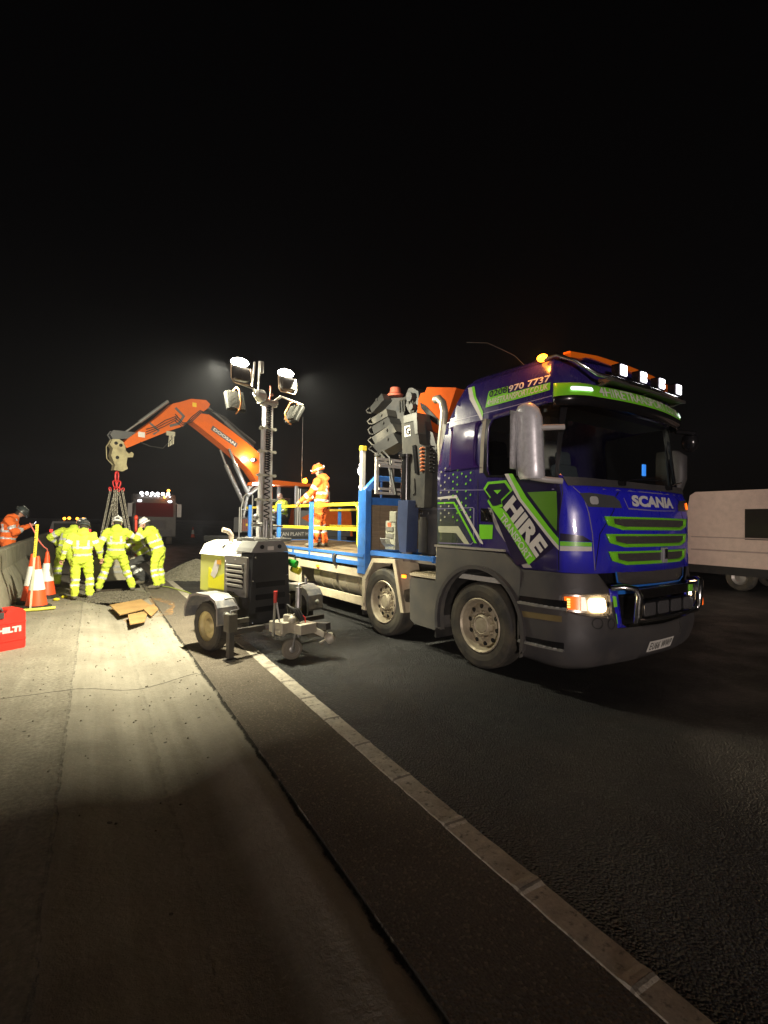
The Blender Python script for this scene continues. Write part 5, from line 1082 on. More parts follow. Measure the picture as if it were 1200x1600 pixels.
g = MB(); g.prism([(-.52, .0), (.52, .0), (.52, .46), (.44, .58), (-.44, .58), (-.52, .46)], (0, -.30, .10), (1, 0, 0), (0, 0, 1), -.6); bk = g.build('concrete_block', M_BLOCK, bev=.015, loc=(BC.x, BC.y, 0)); bk.rotation_euler.z = R(-4)
tag(bk, 'pale concrete block hanging on chains just above the pit among the workers', 'concrete block')
g = MB(); g.bb(-.40, .40, -.312, -.305, .42, .47); g.bb(-.1, .25, -.315, -.305, .28, .34); g.build('steel_strap', M_STEEL, bk)
# ------------------------------------------------------------------ poles at the pit
g = MB(); g.cyl((0, 0, .12), (-.03, 0, 1.62), .032, n=12); g.sph((-.03, 0, 1.68), .05, 10, sc=(1, 1, 1.5)); g.cyl((0, 0, 0), (0, 0, .12), .05, n=12); g.tube([(-.05, 0, .32), (0, -.02, .22), (.06, 0, .30)], .02, 6)
tag(g.build('marker_pole', mat('pole_red', (.65, .05, .02), .4, dirt=.2), loc=(.97, 14.5, 0)), 'red upright pole with rounded top held beside the concrete block', 'pole')
# ------------------------------------------------------------------ people
M_SKIN = mat('skin', (.48, .27, .19), .6, dirt=.2, dcol=(.4, .2, .14)); M_BOOT = mat('boot_leather', (.10, .085, .06), .7, dirt=.6, dcol=(.3, .27, .2))
def cloth_mat(name, c, d): return mat(name, c, .8, dirt=.35, dcol=d, dscale=7, bmp=.35, bscale=120)
M_HVY = cloth_mat('hi_vis_yellow', (.60, .74, .06), (.34, .40, .05)); M_HVO = cloth_mat('hi_vis_orange', (.90, .17, .025), (.55, .09, .02)); M_REFL = mat('reflective_tape', (.66, .67, .66), .35, .2, dirt=.2)
M_HELW = mat('white_helmet_shell', (.75, .75, .72), .3, coat=.3, dirt=.2); M_HELB = mat('black_helmet_shell', (.05, .06, .06), .3, coat=.3, dirt=.3); M_HELO = mat('orange_helmet_shell', (.85, .16, .03), .3, coat=.3, dirt=.2)
M_HAIR = mat('grey_hair', (.22, .19, .16), .8, dirt=.4); M_HAIRD = mat('dark_hair', (.03, .025, .02), .8, dirt=.2); M_GLOVE = mat('work_glove', (.06, .06, .06), .7, dirt=.4)
BASE = dict(pel=(0, 0, .93), che=(0, .0, 1.30), nek=(0, .0, 1.46), hed=(0, .02, 1.60), shl=(-.19, 0, 1.40), shr=(.19, 0, 1.40), ell=(-.26, -.02, 1.14), elr=(.26, -.02, 1.14), wrl=(-.28, .06, .90), wrr=(.28, .06, .90), hil=(-.10, 0, .90), hir=(.10, 0, .90), knl=(-.12, .03, .50), knr=(.12, .03, .50), anl=(-.13, 0, .10), anr=(.13, 0, .10))
def vcap(g, a, b, ra, rb, sx=1.0, n=14):
    """tapered capsule; sx widens it across local x"""
    a = Vector(a); b = Vector(b); d = b-a; L_ = d.length or 1e-3; d = d/L_
    u = d.orthogonal().normalized() if abs(d.x) > .9 else (Vector((1, 0, 0))-d*d.x).normalized(); w = d.cross(u)
    prof = [(-ra*.999, .02), (-ra*.85, .52), (-ra*.5, .86), (0, 1)]+[(L_*t, None) for t in (.33, .66)]+[(L_, 1), (L_+rb*.5, .86), (L_+rb*.85, .52), (L_+rb*.999, .02)]
    rings = []
    for h, k in prof:
        t = max(0, min(1, h/L_)); r = (ra+(rb-ra)*t)*(1 if k is None else k)
        rings.append([a+d*h+(u*math.cos(2*PI*j/n)*sx+w*math.sin(2*PI*j/n))*r for j in range(n)])
    g.loft(rings, 0, True)
def person(name, label, loc, rz, hv, pose=None, helmet=None, helmc=None, scale=1.0, seed=0, group=None, glove=False, hair=None, hood=True, phone=False, seated=False, scy=None, legs=True, look=(0, 0), trouser=None):
    P = {k: Vector(v) for k, v in BASE.items()}
    for k, v in (pose or {}).items(): P[k] = Vector(v)
    caps = []   # a, b, ra, rb, sx, kind, bands
    caps.append((P['pel'], P['che'], .155, .175, 1.18, 'J', ((.10, .22), (.52, .64))))
    caps.append((P['che'], P['nek'], .165, .10, 1.25, 'J', ()))
    if hood: caps.append((P['nek']+Vector((0, -.07, -.01)), P['nek']+Vector((0, -.05, .03)), .10, .08, 1.25, 'J', ()))
    for s in 'lr':
        sh, el, wr = P['sh'+s], P['el'+s], P['wr'+s]
        caps.append((P['che']+(sh-P['che'])*.5, sh, .12, .09, 1, 'J', ()))
        caps.append((sh, el, .088, .070, 1, 'J', ((.45, .68),))); caps.append((el, wr, .070, .052, 1, 'J', ((.30, .55),)))
        hd = (wr-el).normalized(); caps.append((wr, wr+hd*.09, .030, .036, 1, 'G' if glove else 'S', ()))
        if legs:
            hi_, kn, an = P['hi'+s], P['kn'+s], P['an'+s]
            caps.append((hi_, kn, .115, .088, 1, 'T', ())); caps.append((kn, an+Vector((0, 0, .04)), .090, .082, 1, 'T', ((.10, .24), (.42, .56))))
            fw = Vector((0, 1, 0)) if not seated else Vector((0, 1, 0)); fw = (P.get('toe'+s)-an).normalized() if P.get('toe'+s) else Vector((-.15 if s == 'l' else .15, 1, 0)).normalized()
            caps.append((an+Vector((0, -.02, -.03)), an+fw*.17+Vector((0, 0, -.055)), .060, .045, 1, 'B', ())); caps.append((an, an+Vector((0, 0, .08)), .056, .058, 1, 'B', ()))
    caps.append((P['pel']+Vector((-.03, 0, -.03)), P['pel']+Vector((.03, 0, -.03)), .15, .15, 1, 'T', ()))
    hdv = (P['hed']-P['nek']).normalized(); caps.append((P['nek'], P['hed'], .060, .065, 1, 'S', ())); caps.append((P['hed']-hdv*.025, P['hed']+hdv*.055, .082, .098, .92, 'H', ()))
    g = MB()
    for c in caps: vcap(g, *c[:5])
    me = bpy.data.meshes.new(name); me.from_pydata(g.v, [], g.f); o = bpy.data.objects.new(name, me); COL.objects.link(o)
    rm = o.modifiers.new('r', 'REMESH'); rm.mode = 'VOXEL'; rm.voxel_size = .017; sm = o.modifiers.new('s', 'SMOOTH'); sm.iterations = 4; sm.factor = .5
    dg = bpy.context.evaluated_depsgraph_get(); nm = bpy.data.meshes.new_from_object(o.evaluated_get(dg)); o.modifiers.clear(); o.data = nm; bpy.data.meshes.remove(me); nm.name = name
    mats = [hv, M_REFL, trouser or hv, M_SKIN, M_GLOVE if glove else M_SKIN, M_BOOT, hair or M_HAIRD]
    nm.materials.clear()
    for m_ in mats: nm.materials.append(m_)
    def near(p):
        best = None
        for c in caps:
            a, b, ra, rb = c[0], c[1], c[2], c[3]; ab = b-a; t = max(0, min(1, (p-a).dot(ab)/ab.length_squared)); q = a+ab*t; dlt = p-q
            ds = math.sqrt((dlt.x/c[4])**2+dlt.y**2+dlt.z**2)-(ra+(rb-ra)*t)
            if best is None or ds < best[0]: best = (ds, c, (p-a).dot(ab)/ab.length_squared)
        return best
    fwd = Vector((0, 1, 0))
    for v in nm.vertices:   # folds in the cloth
        b = near(v.co)
        if b[1][5] in 'JT': v.co += v.normal*(noise.noise(Vector((v.co.x*8+seed*3, v.co.y*8, v.co.z*14)))*.026+noise.noise(Vector((v.co.x*17, v.co.y*17+seed, v.co.z*34)))*.013)
    faceside = P.get('face', Vector((0, 1, 0))).normalized()
    for f in nm.polygons:
        c = f.center; _, cp, t = near(c); k = cp[5]
        if k == 'J': i = 1 if any(a <= t <= b for a, b in cp[6]) else 0
        elif k == 'T': i = 1 if any(a <= t <= b for a, b in cp[6]) else 2
        elif k == 'S': i = 3
        elif k == 'G': i = 4
        elif k == 'B': i = 5
        else:
            d = c-P['hed']; i = 3 if (d.dot(faceside) > -.01 and d.dot(hdv) < .075) else 6
        f.material_index = i; f.use_smooth = True
    # braces of the tape over the shoulders: by position on the torso
    for f in nm.polygons:
        if f.material_index == 0:
            c = f.center; _, cp, t = near(c)
            if cp[0] == P['pel'] and t > .5 or cp[0] == P['che']:
                lx = c.x-P['che'].x
                if .075 < abs(lx) < .125 and t < 1.0: f.material_index = 1
    o.parent = None
    # fingers and thumb, closed a little
    g = MB()
    for s in 'lr':
        el, wr = P['el'+s], P['wr'+s]; d = (wr-el).normalized(); sd = d.cross(Vector((0, 0, 1))) if abs(d.z) < .9 else Vector((0, 1, 0)); sd.normalize(); up_ = sd.cross(d).normalized(); palm = wr+d*.10
        grip = P.get('grip'+s, -up_ if abs(d.z) < .9 else Vector((-1 if s == 'r' else 1, 0, 0)))
        for k, ln in enumerate((.062, .072, .068, .052)):
            b0 = palm+sd*(.027-.018*k); g.tube([b0-d*.02, b0+d*ln*.45, b0+d*ln*.8+grip*ln*.4, b0+d*ln*.7+grip*ln*.8], [.0095, .009, .008, .0065], 6)
        b0 = wr+d*.04+sd*.03; g.tube([b0, b0+sd*.022+d*.03, b0+sd*.02+d*.055+grip*.02], [.011, .0095, .0075], 6)
    g.build('hand_fingers', M_GLOVE if glove else M_SKIN, o)
    # face
    sdv = hdv.cross(faceside).normalized(); fc = P['hed']+faceside*.088; g = MB()
    g.tube([fc+hdv*.03, fc+hdv*-.005+faceside*.022, fc-hdv*.012], [.007, .014, .009], 7)
    for s in (-1, 1): g.sph(P['hed']+sdv*s*.088-hdv*.0, .022, 8, sc=(.5, 1, 1.3))
    g.build('nose_and_ears', M_SKIN, o)
    g = MB()
    for s in (-1, 1): g.sph(fc+sdv*s*.032+hdv*.022-faceside*.006, .011, 8)
    g.box(fc-hdv*.045-faceside*.003, (.04, .01, .006)); g.build('eyes_and_mouth', mat('eye_dark', (.03, .02, .02), .3, dirt=0), o)
    if helmet:
        q = (faceside-hdv*faceside.dot(hdv)).normalized(); rt = q.cross(hdv)
        Mh = Matrix((rt, q, hdv)).transposed().to_4x4(); Mh.translation = P['hed']+hdv*.045
        g = MB(); rings = []
        for a in (0, 12, 28, 45, 62, 78, 89): rings.append([(.116*math.cos(R(a))**.6*math.cos(2*PI*j/20), .136*math.cos(R(a))**.6*math.sin(2*PI*j/20), .145*math.sin(R(a))) for j in range(20)])
        g.loft(rings, 0, True); g.loft([[(.119*math.cos(2*PI*j/20), .139*math.sin(2*PI*j/20)+.03*max(0, math.sin(2*PI*j/20))**3, z) for j in range(20)] for z in (-.008, .008)], 0)
        g.box((0, -.01, .145), (.03, .14, .014)); g.xf(Mh); hm = g.build('helmet', helmet, o)
        g = MB(); g.tube([(.117*math.cos(2*PI*j/20), .137*math.sin(2*PI*j/20), .03) for j in range(20)], .006, 5, closed=True); g.box((0, -.145, .045), (.07, .02, .04)); g.box((0, .145, .06), (.045, .02, .03)); g.xf(Mh); g.build('helmet_band', helmc or M_RUB, hm)
    o.location = loc; o.rotation_euler.z = rz; o.scale = (scale,)*3
    tag(o, label, 'person', group); return o
ZW = 'road workers round the pit'
person('person', 'worker in yellow hi-vis with dark helmet, arms hanging, back turned, nearest the cones', (-.20, 11.86, 0), R(6), M_HVY, dict(hed=(.02, .05, 1.565), ell=(-.31, -.04, 1.16), wrl=(-.36, .06, .93), elr=(.30, -.04, 1.15), wrr=(.36, .08, .92), anl=(-.12, 0, .10), anr=(.16, -.02, .10), knl=(-.12, .04, .50), knr=(.15, .04, .50)), M_HELB, scale=.93, seed=1, group=ZW)
person('person', 'worker in yellow hi-vis standing astride before the block, hand raised to red pole', (.44, 12.85, 0), R(-4), M_HVY, dict(elr=(.42, .10, 1.22), wrr=(.50, .22, 1.46), ell=(-.33, -.02, 1.12), wrl=(-.32, .10, .86), knl=(-.22, .06, .50), anl=(-.33, -.02, .10), knr=(.22, .08, .50), anr=(.36, -.02, .10), hed=(.01, .05, 1.58)), M_HELW, scale=.97, seed=2, group=ZW)
person('person', 'worker in yellow hi-vis at the far left of the pit, one elbow out, leaning right', (-.58, 14.1, 0), R(-28), M_HVY, dict(che=(.04, .10, 1.27), nek=(.10, .18, 1.42), hed=(.17, .26, 1.52), shl=(-.15, .1, 1.37), shr=(.24, .16, 1.34), ell=(-.42, .06, 1.22), wrl=(-.34, .26, 1.02), elr=(.34, .28, 1.10), wrr=(.33, .48, .98), knl=(-.20, .05, .50), anl=(-.16, -.05, .10), knr=(.22, .0, .52), anr=(.34, -.16, .10)), M_HELW, scale=.98, seed=3, group=ZW)
person('person', 'worker in yellow hi-vis right of the block, leaning left with both arms out', (1.36, 13.1, 0), R(62), M_HVY, dict(che=(0, .16, 1.27), nek=(0, .25, 1.42), hed=(0, .33, 1.54), shl=(-.20, .20, 1.38), shr=(.20, .20, 1.38), ell=(-.26, .44, 1.20), wrl=(-.2, .66, 1.14), elr=(.28, .40, 1.16), wrr=(.24, .64, 1.06), knl=(-.14, .06, .5), anl=(-.16, -.04, .10), knr=(.15, .04, .5), anr=(.18, -.02, .10)), M_HELW, scale=.98, seed=4, group=ZW)
person('person', 'crouching worker in lime jacket and dark trousers behind the right end of the block', (1.10, 14.15, 0), R(80), M_HVY, dict(pel=(0, -.06, .74), che=(0, .16, 1.02), nek=(0, .28, 1.14), hed=(0, .38, 1.21), shl=(-.20, .20, 1.12), shr=(.20, .20, 1.12), ell=(-.28, .40, .94), wrl=(-.2, .58, .86), elr=(.30, .36, .90), wrr=(.2, .60, .80), hil=(-.10, -.06, .70), hir=(.10, -.06, .70), knl=(-.18, .28, .52), anl=(-.16, .0, .10), knr=(.18, .26, .50), anr=(.2, -.08, .10)), M_HELW, scale=.98, seed=5, group=ZW, trouser=mat('dark_trousers', (.06, .06, .06), .8, dirt=.3))
c, s = math.cos(TA), math.sin(TA)
def tw(x, y, z): return (TX[0]+x*c-y*s, TX[1]+x*s+y*c, z)
person('person', 'worker in orange hi-vis and helmet standing on the flatbed, hand on yellow rail', tw(-4.78, -.78, 1.158), R(52), M_HVO, dict(hed=(0, .05, 1.58), face=(0, 1, -.12), shl=(-.19, .02, 1.39), ell=(-.24, .16, 1.14), wrl=(-.25, .36, .98), shr=(.19, .0, 1.39), elr=(.23, .14, 1.12), wrr=(.20, .34, 1.0), knl=(-.07, .05, .5), anl=(-.09, .10, .10), knr=(.10, .02, .5), anr=(.12, -.06, .10)), M_HELO, mat('helmet_lamp', (.6, .6, .6), .3, dirt=.1), scale=.94, seed=6)
pm = person('person', 'worker in orange hi-vis behind the concrete barrier, looking down at a phone', (-1.90, 15.8, 0), R(-78), M_HVO, dict(che=(0, .04, 1.30), nek=(0, .10, 1.45), hed=(0, .20, 1.55), face=(0, 1, -.55), ell=(-.24, .10, 1.12), wrl=(-.14, .36, 1.26), elr=(.24, .10, 1.12), wrr=(.13, .36, 1.26)), M_HELB, scale=1.12, seed=7)
g = MB(); g.box((0, 0, 0), (.08, .012, .16)); g.bb(-.034, .034, -.0085, -.007, -.068, .068, 1); ph = g.build('mobile_phone', [M_BLACK, emat('phone_glow', (.9, .95, 1), 3.5)], bev=.004)
ph.location = (-1.36, 15.93, 1.48); ph.rotation_euler = (R(-35), 0, R(-78)); tag(ph, 'lit mobile phone in the hand of the orange worker behind the barrier', 'phone')
c2, s2 = math.cos(EA), math.sin(EA)
def ew(x, y, z): return (EX.x+x*c2-y*s2, EX.y+x*s2+y*c2, z)
person('person', 'bare-headed excavator operator in yellow hi-vis sitting in the cab', ew(.30, .80, .98), EA-R(90), M_HVY, dict(pel=(0, 0, .82), che=(0, .04, 1.16), nek=(0, .06, 1.32), hed=(0, .10, 1.45), shl=(-.19, .04, 1.26), shr=(.19, .04, 1.26), ell=(-.26, .10, 1.02), wrl=(-.24, .36, .98), elr=(.26, .10, 1.02), wrr=(.24, .36, .98), hil=(-.1, .05, .80), hir=(.1, .05, .80), knl=(-.16, .45, .84), knr=(.16, .45, .84), anl=(-.16, .55, .52), anr=(.16, .55, .52)), None, scale=.98, seed=8, hair=M_HAIR, trouser=mat('dark_trousers', (.06, .06, .06), .8), seated=True)

# ------------------------------------------------------------------ barrier, cones, case, pole
M_BARR = mat('barrier_concrete', (.27, .25, .19), .85, dirt=.7, dcol=(.13, .12, .085), dscale=3, bmp=.5, bscale=24)
bp_ = [(-.30, 0), (-.30, .10), (-.22, .36), (-.10, .62), (-.085, 1.0), (-.06, 1.03), (.06, 1.03), (.085, 1.0), (.10, .62), (.22, .36), (.30, .10), (.30, 0)]
first = None
NB = ['with its near end beside the red case', 'nearest one behind the traffic cones', 'third along, just past the cones', 'fourth along, beyond the pit', 'farthest one seen']
for k in range(5):
    y0 = 9.62+k*3.04
    if first is None:
        g = MB(); g.loft([[(x, 0, z) for x, z in bp_], [(x, 3.0, z) for x, z in bp_]]); 
        o = g.build('concrete_barrier', M_BARR, bev=.012); first = o
    else: o = first.copy(); COL.objects.link(o)
    o.location = (-1.62, y0, 0); tag(o, 'grey concrete road barrier, '+NB[k], 'barrier', 'concrete barriers along the verge')
M_CR = mat('cone_red', (.85, .09, .02), .45, dirt=.3, dcol=(.5, .06, .02)); M_CW = mat('cone_sleeve', (.78, .78, .74), .4, dirt=.25)
def cone(loc, label, lean=0):
    r = empty('traffic_cone', loc); tag(r, label, 'traffic cone', 'traffic cones by the barrier')
    g = MB(); g.lathe([(.0, .955), (.022, .955), (.030, .94), (.062, .72), (.064, .72), (.125, .34), (.125, .34), (.175, .05), (.185, .045)], (0, 0, 0), (0, 0, 1), 24); g.build('cone_body', M_CR, r)
    g = MB(); g.lathe([(.065, .715), (.069, .71), (.131, .35), (.127, .345)], (0, 0, 0), (0, 0, 1), 24); g.build('white_sleeve', M_CW, r)
    g = MB(); g.loft([[(.25*math.cos(a)*k, .25*math.sin(a)*k, z) for a in [2*PI*j/8+PI/8 for j in range(8)]] for z, k in ((0, 1), (.05, .98), (.07, .8))]); g.build('base', M_RUB, r)
    r.rotation_euler.x = R(lean); return r
cone((-.88, 11.05, 0), 'nearest red and white traffic cone, behind the foot of the yellow pole')
cone((-.83, 12.45, 0), 'red and white traffic cone farther back, beside the leftmost worker at the pit')
cone((-1.02, 11.75, 0), 'red and white traffic cone half hidden against the barrier')
r = empty('measuring_staff', (-.95, 10.82, 0)); r.rotation_euler = (R(0), R(2.5), 0); tag(r, 'thin yellow graduated staff standing upright before the cones', 'staff')
g = MB(); g.bb(-.022, .022, -.012, .012, .95, 1.54); g.build('upper_staff', M_YEL, r)
g = MB(); 
for k in range(18): g.bb(-.015, .0 if k % 2 else .008, -.015, -.0125, .97+k*.031, .983+k*.031)
g.build('graduation', M_RUB, r)
g = MB(); g.bb(-.016, .016, -.01, .01, .0, .95); g.build('lower_staff', mat('staff_pale', (.5, .48, .36), .5, dirt=.5), r)
g = MB(); g.tube([(-1.12, 10.72, .03), (-.85, 10.72, .035), (-.58, 10.8, .035)], .028, 8); tag(g.build('plastic_tube', mat('tube_yellow', (.6, .58, .08), .5, dirt=.4)), 'short yellow plastic tube lying at the foot of the staff', 'tube')
for i, (x, y, lb_) in enumerate(((-.62, 11.9, 'small yellow scrap on the slab beside the nearest cone base'), (-.50, 12.2, 'small yellow scrap farther from the cones, towards the workers'))):
    g = MB(); g.sph((0, 0, .03), .055, 8, sc=(1.2, .8, .6)); o = g.build('plastic_scrap', mat('scrap_yellow', (.7, .62, .02), .5, dirt=.2)); o.location = (x, y, 0); tag(o, lb_, 'scrap')
g = MB(); g.tube([(-1.14, 12.4, 1.54), (-1.04, 12.4, 1.33), (-.99, 12.4, 1.20), (-.90, 12.45, 1.06), (-.84, 12.5, 1.00)], .014, 7); g.tube([(-.84, 12.5, 1.0), (-.83, 12.46, .95)], .012, 6)
tag(g.build('warning_lance', mat('lance_red', (.55, .12, .09), .5, dirt=.4)), 'thin bent red rod leaning over the cones by the barrier', 'rod')
# power tool case
CS = empty('tool_case', (-1.08, 7.78, 0), R(32)); CS.scale = (.95, .95, .93); tag(CS, 'big red plastic tool case with white lettering standing at the left edge', 'tool case')
M_CASE = mat('case_red', (.62, .025, .015), .4, coat=.2, dirt=.3, dcol=(.3, .03, .02), bmp=.15, bscale=120)
g = MB(); g.prism([(-.36, .02), (-.34, 0), (.34, 0), (.36, .02), (.35, .50), (.30, .55), (.14, .55), (.11, .50), (-.11, .50), (-.14, .55), (-.30, .55), (-.35, .50)], (0, -.12, 0), (1, 0, 0), (0, 0, 1), -.24); g.build('shell', M_CASE, CS, bev=.018, seg=3)
g = MB(); g.bb(-.36, .36, -.125, -.115, .36, .37); g.bb(-.36, .36, -.125, -.115, .12, .13); g.build('rib', M_CASE, CS)
g = MB(); g.tube([(-.13, 0, .50), (-.11, 0, .55), (0, 0, .565), (.11, 0, .55), (.13, 0, .50)], .022, 8); g.bb(-.09, .09, -.13, -.11, .44, .52); g.build('handle', M_DGREY, CS)
g = MB(); put_text(g, 'HILTI', (.02, .235), (.30, .235), (.02, .315), lambda a, b: (a, -.1235, b), bold=.07); g.build('lettering', M_WHITE, CS, fix=False)
# ------------------------------------------------------------------ gravel, boards, rubble
def gravel(name, label, loc, rx, ry, h, m, n, seed, cat):
    rnd = random.Random(seed); g = MB(); N = 40; Mr = 14; rings = []
    for i in range(Mr+1):
        k = i/Mr; ring = []
        for j in range(N):
            a = 2*PI*j/N; e = 1+.18*noise.noise(Vector((math.cos(a)*1.4+seed, math.sin(a)*1.4, k))); r_ = (1-k)*e
            z = h*(1-(1-k)**1.25 if True else 0)*(1-.0*k); z = h*(1-r_**1.3 if r_ < 1 else 0)+.02*noise.noise(Vector((math.cos(a)*r_*9, math.sin(a)*r_*9, seed)))
            ring.append((rx*r_*math.cos(a), ry*r_*math.sin(a), max(-.01, z) if k > 0 else -.012))
        rings.append(ring)
    g.loft(rings, 0, False, caps=False)
    for i in range(n):
        a = rnd.random()*2*PI; r_ = rnd.random()**.55*1.12; z = h*(1-min(1, r_)**1.3); s_ = rnd.uniform(.010, .028)
        c_ = Vector((rx*r_*math.cos(a), ry*r_*math.sin(a), max(0, z)+s_*.3)); q = Matrix.Rotation(rnd.random()*6, 3, 'X') @ Matrix.Rotation(rnd.random()*6, 3, 'Z')
        vs = [c_+q@Vector(v)*s_*rnd.uniform(.7, 1.3) for v in ((1, 0, 0), (-1, 0, 0), (0, 1, 0), (0, -1, 0), (0, 0, .8), (0, 0, -.8))]
        g.add(vs, [(0, 2, 4), (2, 1, 4), (1, 3, 4), (3, 0, 4), (2, 0, 5), (1, 2, 5), (3, 1, 5), (0, 3, 5)])
    o = g.build(name, m, fix=False, loc=loc); tag(o, label, cat)
    return o
M_GRAV = mat('gravel_stone', (.24, .225, .17), .9, dirt=.7, dcol=(.10, .09, .065), dscale=18, bmp=1, bscale=60)
gravel('gravel_pile', 'large heap of grey-brown gravel on the carriageway behind the lighting tower', (2.6, 15.2, 0), 1.0, 1.0, .50, M_GRAV, 2600, 11, 'gravel heap')
gravel('gravel_pile', 'low spread of dark gravel in front of the workers at the pit edge', (.42, 12.0, 0), .62, .75, .08, mat('dark_gravel', (.13, .115, .085), .9, dirt=.6, dscale=25, bmp=1, bscale=60), 1500, 12, 'gravel heap')
M_BOARD = wood_mat('plywood', (.42, .26, .10), (.30, .17, .06), (4, 20, 4))
for pts_, z, lb_, tl_ in (([(.282, 10.68), (.409, 9.67), (.985, 10.25), (.853, 11.19)], .028, 'longest brown plywood board on the slab before the gravel', 1.0), ([(.535, 9.66), (.518, 8.75), (.74, 8.9), (.885, 9.98)], .010, 'squarer brown plywood board nearest the camera', -.6), ([(.80, 9.95), (.864, 9.28), (1.04, 9.85), (1.01, 10.4)], .035, 'small dusty plywood offcut at the right of the boards', 1.5)):
    cx_ = sum(p[0] for p in pts_)/4; cy_ = sum(p[1] for p in pts_)/4
    g = MB(); g.prism([(p[0]-cx_, p[1]-cy_) for p in pts_], (0, 0, 0), (1, 0, 0), (0, 1, 0), .018); o = g.build('plywood_board', M_BOARD)
    o.location = (cx_, cy_, z-.012); o.rotation_euler = (R(tl_), R(.8), 0); tag(o, lb_, 'board', 'boards on the slab')
rnd = random.Random(9); g = MB()
for i in range(900):
    x = rnd.uniform(-1.5, 1.6); y = 3+rnd.random()**.7*12; s_ = rnd.uniform(.003, .010)*(1.6 if y > 9 else 1)
    if PIT[0] < x < PIT[1] and y > PIT[2]: continue
    c_ = Vector((x, y, chan_z(x)+s_*.4)); q = Matrix.Rotation(rnd.random()*6, 3, 'X')
    g.add([c_+q@Vector(v)*s_*rnd.uniform(.7, 1.4) for v in ((1, 0, 0), (-1, 0, 0), (0, 1, 0), (0, -1, 0), (0, 0, .8), (0, 0, -.8))], [(0, 2, 4), (2, 1, 4), (1, 3, 4), (3, 0, 4), (2, 0, 5), (1, 2, 5), (3, 1, 5), (0, 3, 5)])
tag(g.build('loose_grit', mat('grit', (.2, .18, .13), .9, dirt=.6), fix=False), kind='stuff')
g = MB(); sand = []
for j in range(40):
    a = 2*PI*j/40; r_ = 1+.35*noise.noise(Vector((math.cos(a)*2, math.sin(a)*2, 4))); sand.append((.85+.55*r_*math.cos(a), 10.6+1.3*r_*math.sin(a)))
g.add([(x, y, .004+chan_z(x)) for x, y in sand], [tuple(range(40))]); 
m, nt_, b_ = nmat('spilt_sand'); pos = tcpos(nt_); n_ = noisef(nt_, 3.5, .42, .62, vec=pos, detail=8); b_.inputs['Base Color'].default_value = (.36, .21, .09, 1); b_.inputs['Roughness'].default_value = .9
mp_ = mathn(nt_, 'MULTIPLY', n_, .75); nt_.links.new(mp_, b_.inputs['Alpha']); tag(g.build('spilt_sand', m, fix=False), kind='stuff')
g = MB(); g.tube([(1.25, 13.6, .03), (1.6, 13.0, .02), (1.85, 12.0, .02), (2.0, 10.6, .02), (2.0, 9.3, .02), (1.8, 8.4, .03)], .014, 6); tag(g.build('air_hose', mat('hose_lime', (.35, .42, .08), .5, dirt=.4)), 'thin pale green hose lying from the right-hand worker towards the lighting tower', 'hose')

# ------------------------------------------------------------------ far lorry with its lights on
FL = empty('distant_lorry', (3.2, 33.5, 0), R(-90)); tag(FL, 'distant pale lorry facing the camera with a row of roof lamps lit', 'lorry')
M_FW = mat('far_lorry_paint', (.07, .066, .058), .4, dirt=.4)
g = MB(); g.prism([(0, .5), (.0, 1.9), (-.25, 2.9), (-.5, 3.15), (-2.1, 3.15), (-2.1, .5)], (0, -1.2, 0), (1, 0, 0), (0, 0, 1), -2.4); g.build('cab', M_FW, FL, bev=.08)
g = MB(); g.add([(.015, -1.05, 1.75), (.015, 1.05, 1.75), (-.20, 1.05, 2.6), (-.20, -1.05, 2.6)], [(0, 1, 2, 3)]); g.xf(Matrix.Translation((.03, 0, 0))); g.build('windscreen', mat('far_glass', (.07, .012, .012), .15, dirt=.1), FL)
g = MB()
for y in (-.75, -.45, -.15, .15, .45, .75): g.cyl((-.28, y, 3.18), (-.20, y, 3.18), .10, n=12)
g.build('roof_lamp', emat('far_lamps', (1, .97, 1), 7), FL)
for y, z, r_ in [(y, 3.02, .04) for y in (-.7, -.25, .0, .2, .6, .85)]+[(-.85, 2.72, .09), (.85, 2.72, .09)]:
    g = MB(); g.sph((-.2 if r_ < .05 else -.12, y, z), r_, 8, sc=(.6, 1.4, .8)); g.build('marker_lamp', emat('far_marker', (1, .95, 1), 6), FL)
g = MB(); g.sph((-.3, .78, 3.40), .09, 8); g.sph((-.2, .55, 2.98), .07, 8); g.build('beacon', emat('far_beacon', (1, .35, .04), 10), FL)
for y in (-1.38, 1.38):
    g = MB(); g.bb(-.05, .12, y-.12, y+.12, 1.75, 2.55); g.bar((0, y, 2.5), (0, y*.85, 2.6), .04); g.build('wing_mirror', mat('far_mirror', (.4, .4, .36), .4, dirt=.3), FL)
g = MB(); g.bb(.0, .06, -.95, .95, .6, .95); g.bb(.03, .08, -.6, .6, 1.05, 1.55); g.build('grille', M_DGREY, FL)
for y in (-.95, .95):
    for x in (-1.3, -3.6): g = MB(); g.cyl((x, y+.15, .5), (x, y-.15, .5), .5, n=20); g.build('wheel', M_TYRE, FL)
g = MB(); g.bb(-5.5, -2.3, -1.2, 1.2, 1.0, 1.2); g.bb(-5.5, .0, -.4, .4, .6, .95); g.build('load_bed', M_DSTEEL, FL)
q = bpy.data.lights.new('far_beacon_light', 'POINT'); qo = bpy.data.objects.new('far_beacon_light', q); COL.objects.link(qo); qo.parent = FL; qo.location = (.2, .6, 3.3); q.energy = 30; q.color = (1, .25, .03); q.shadow_soft_size = .1
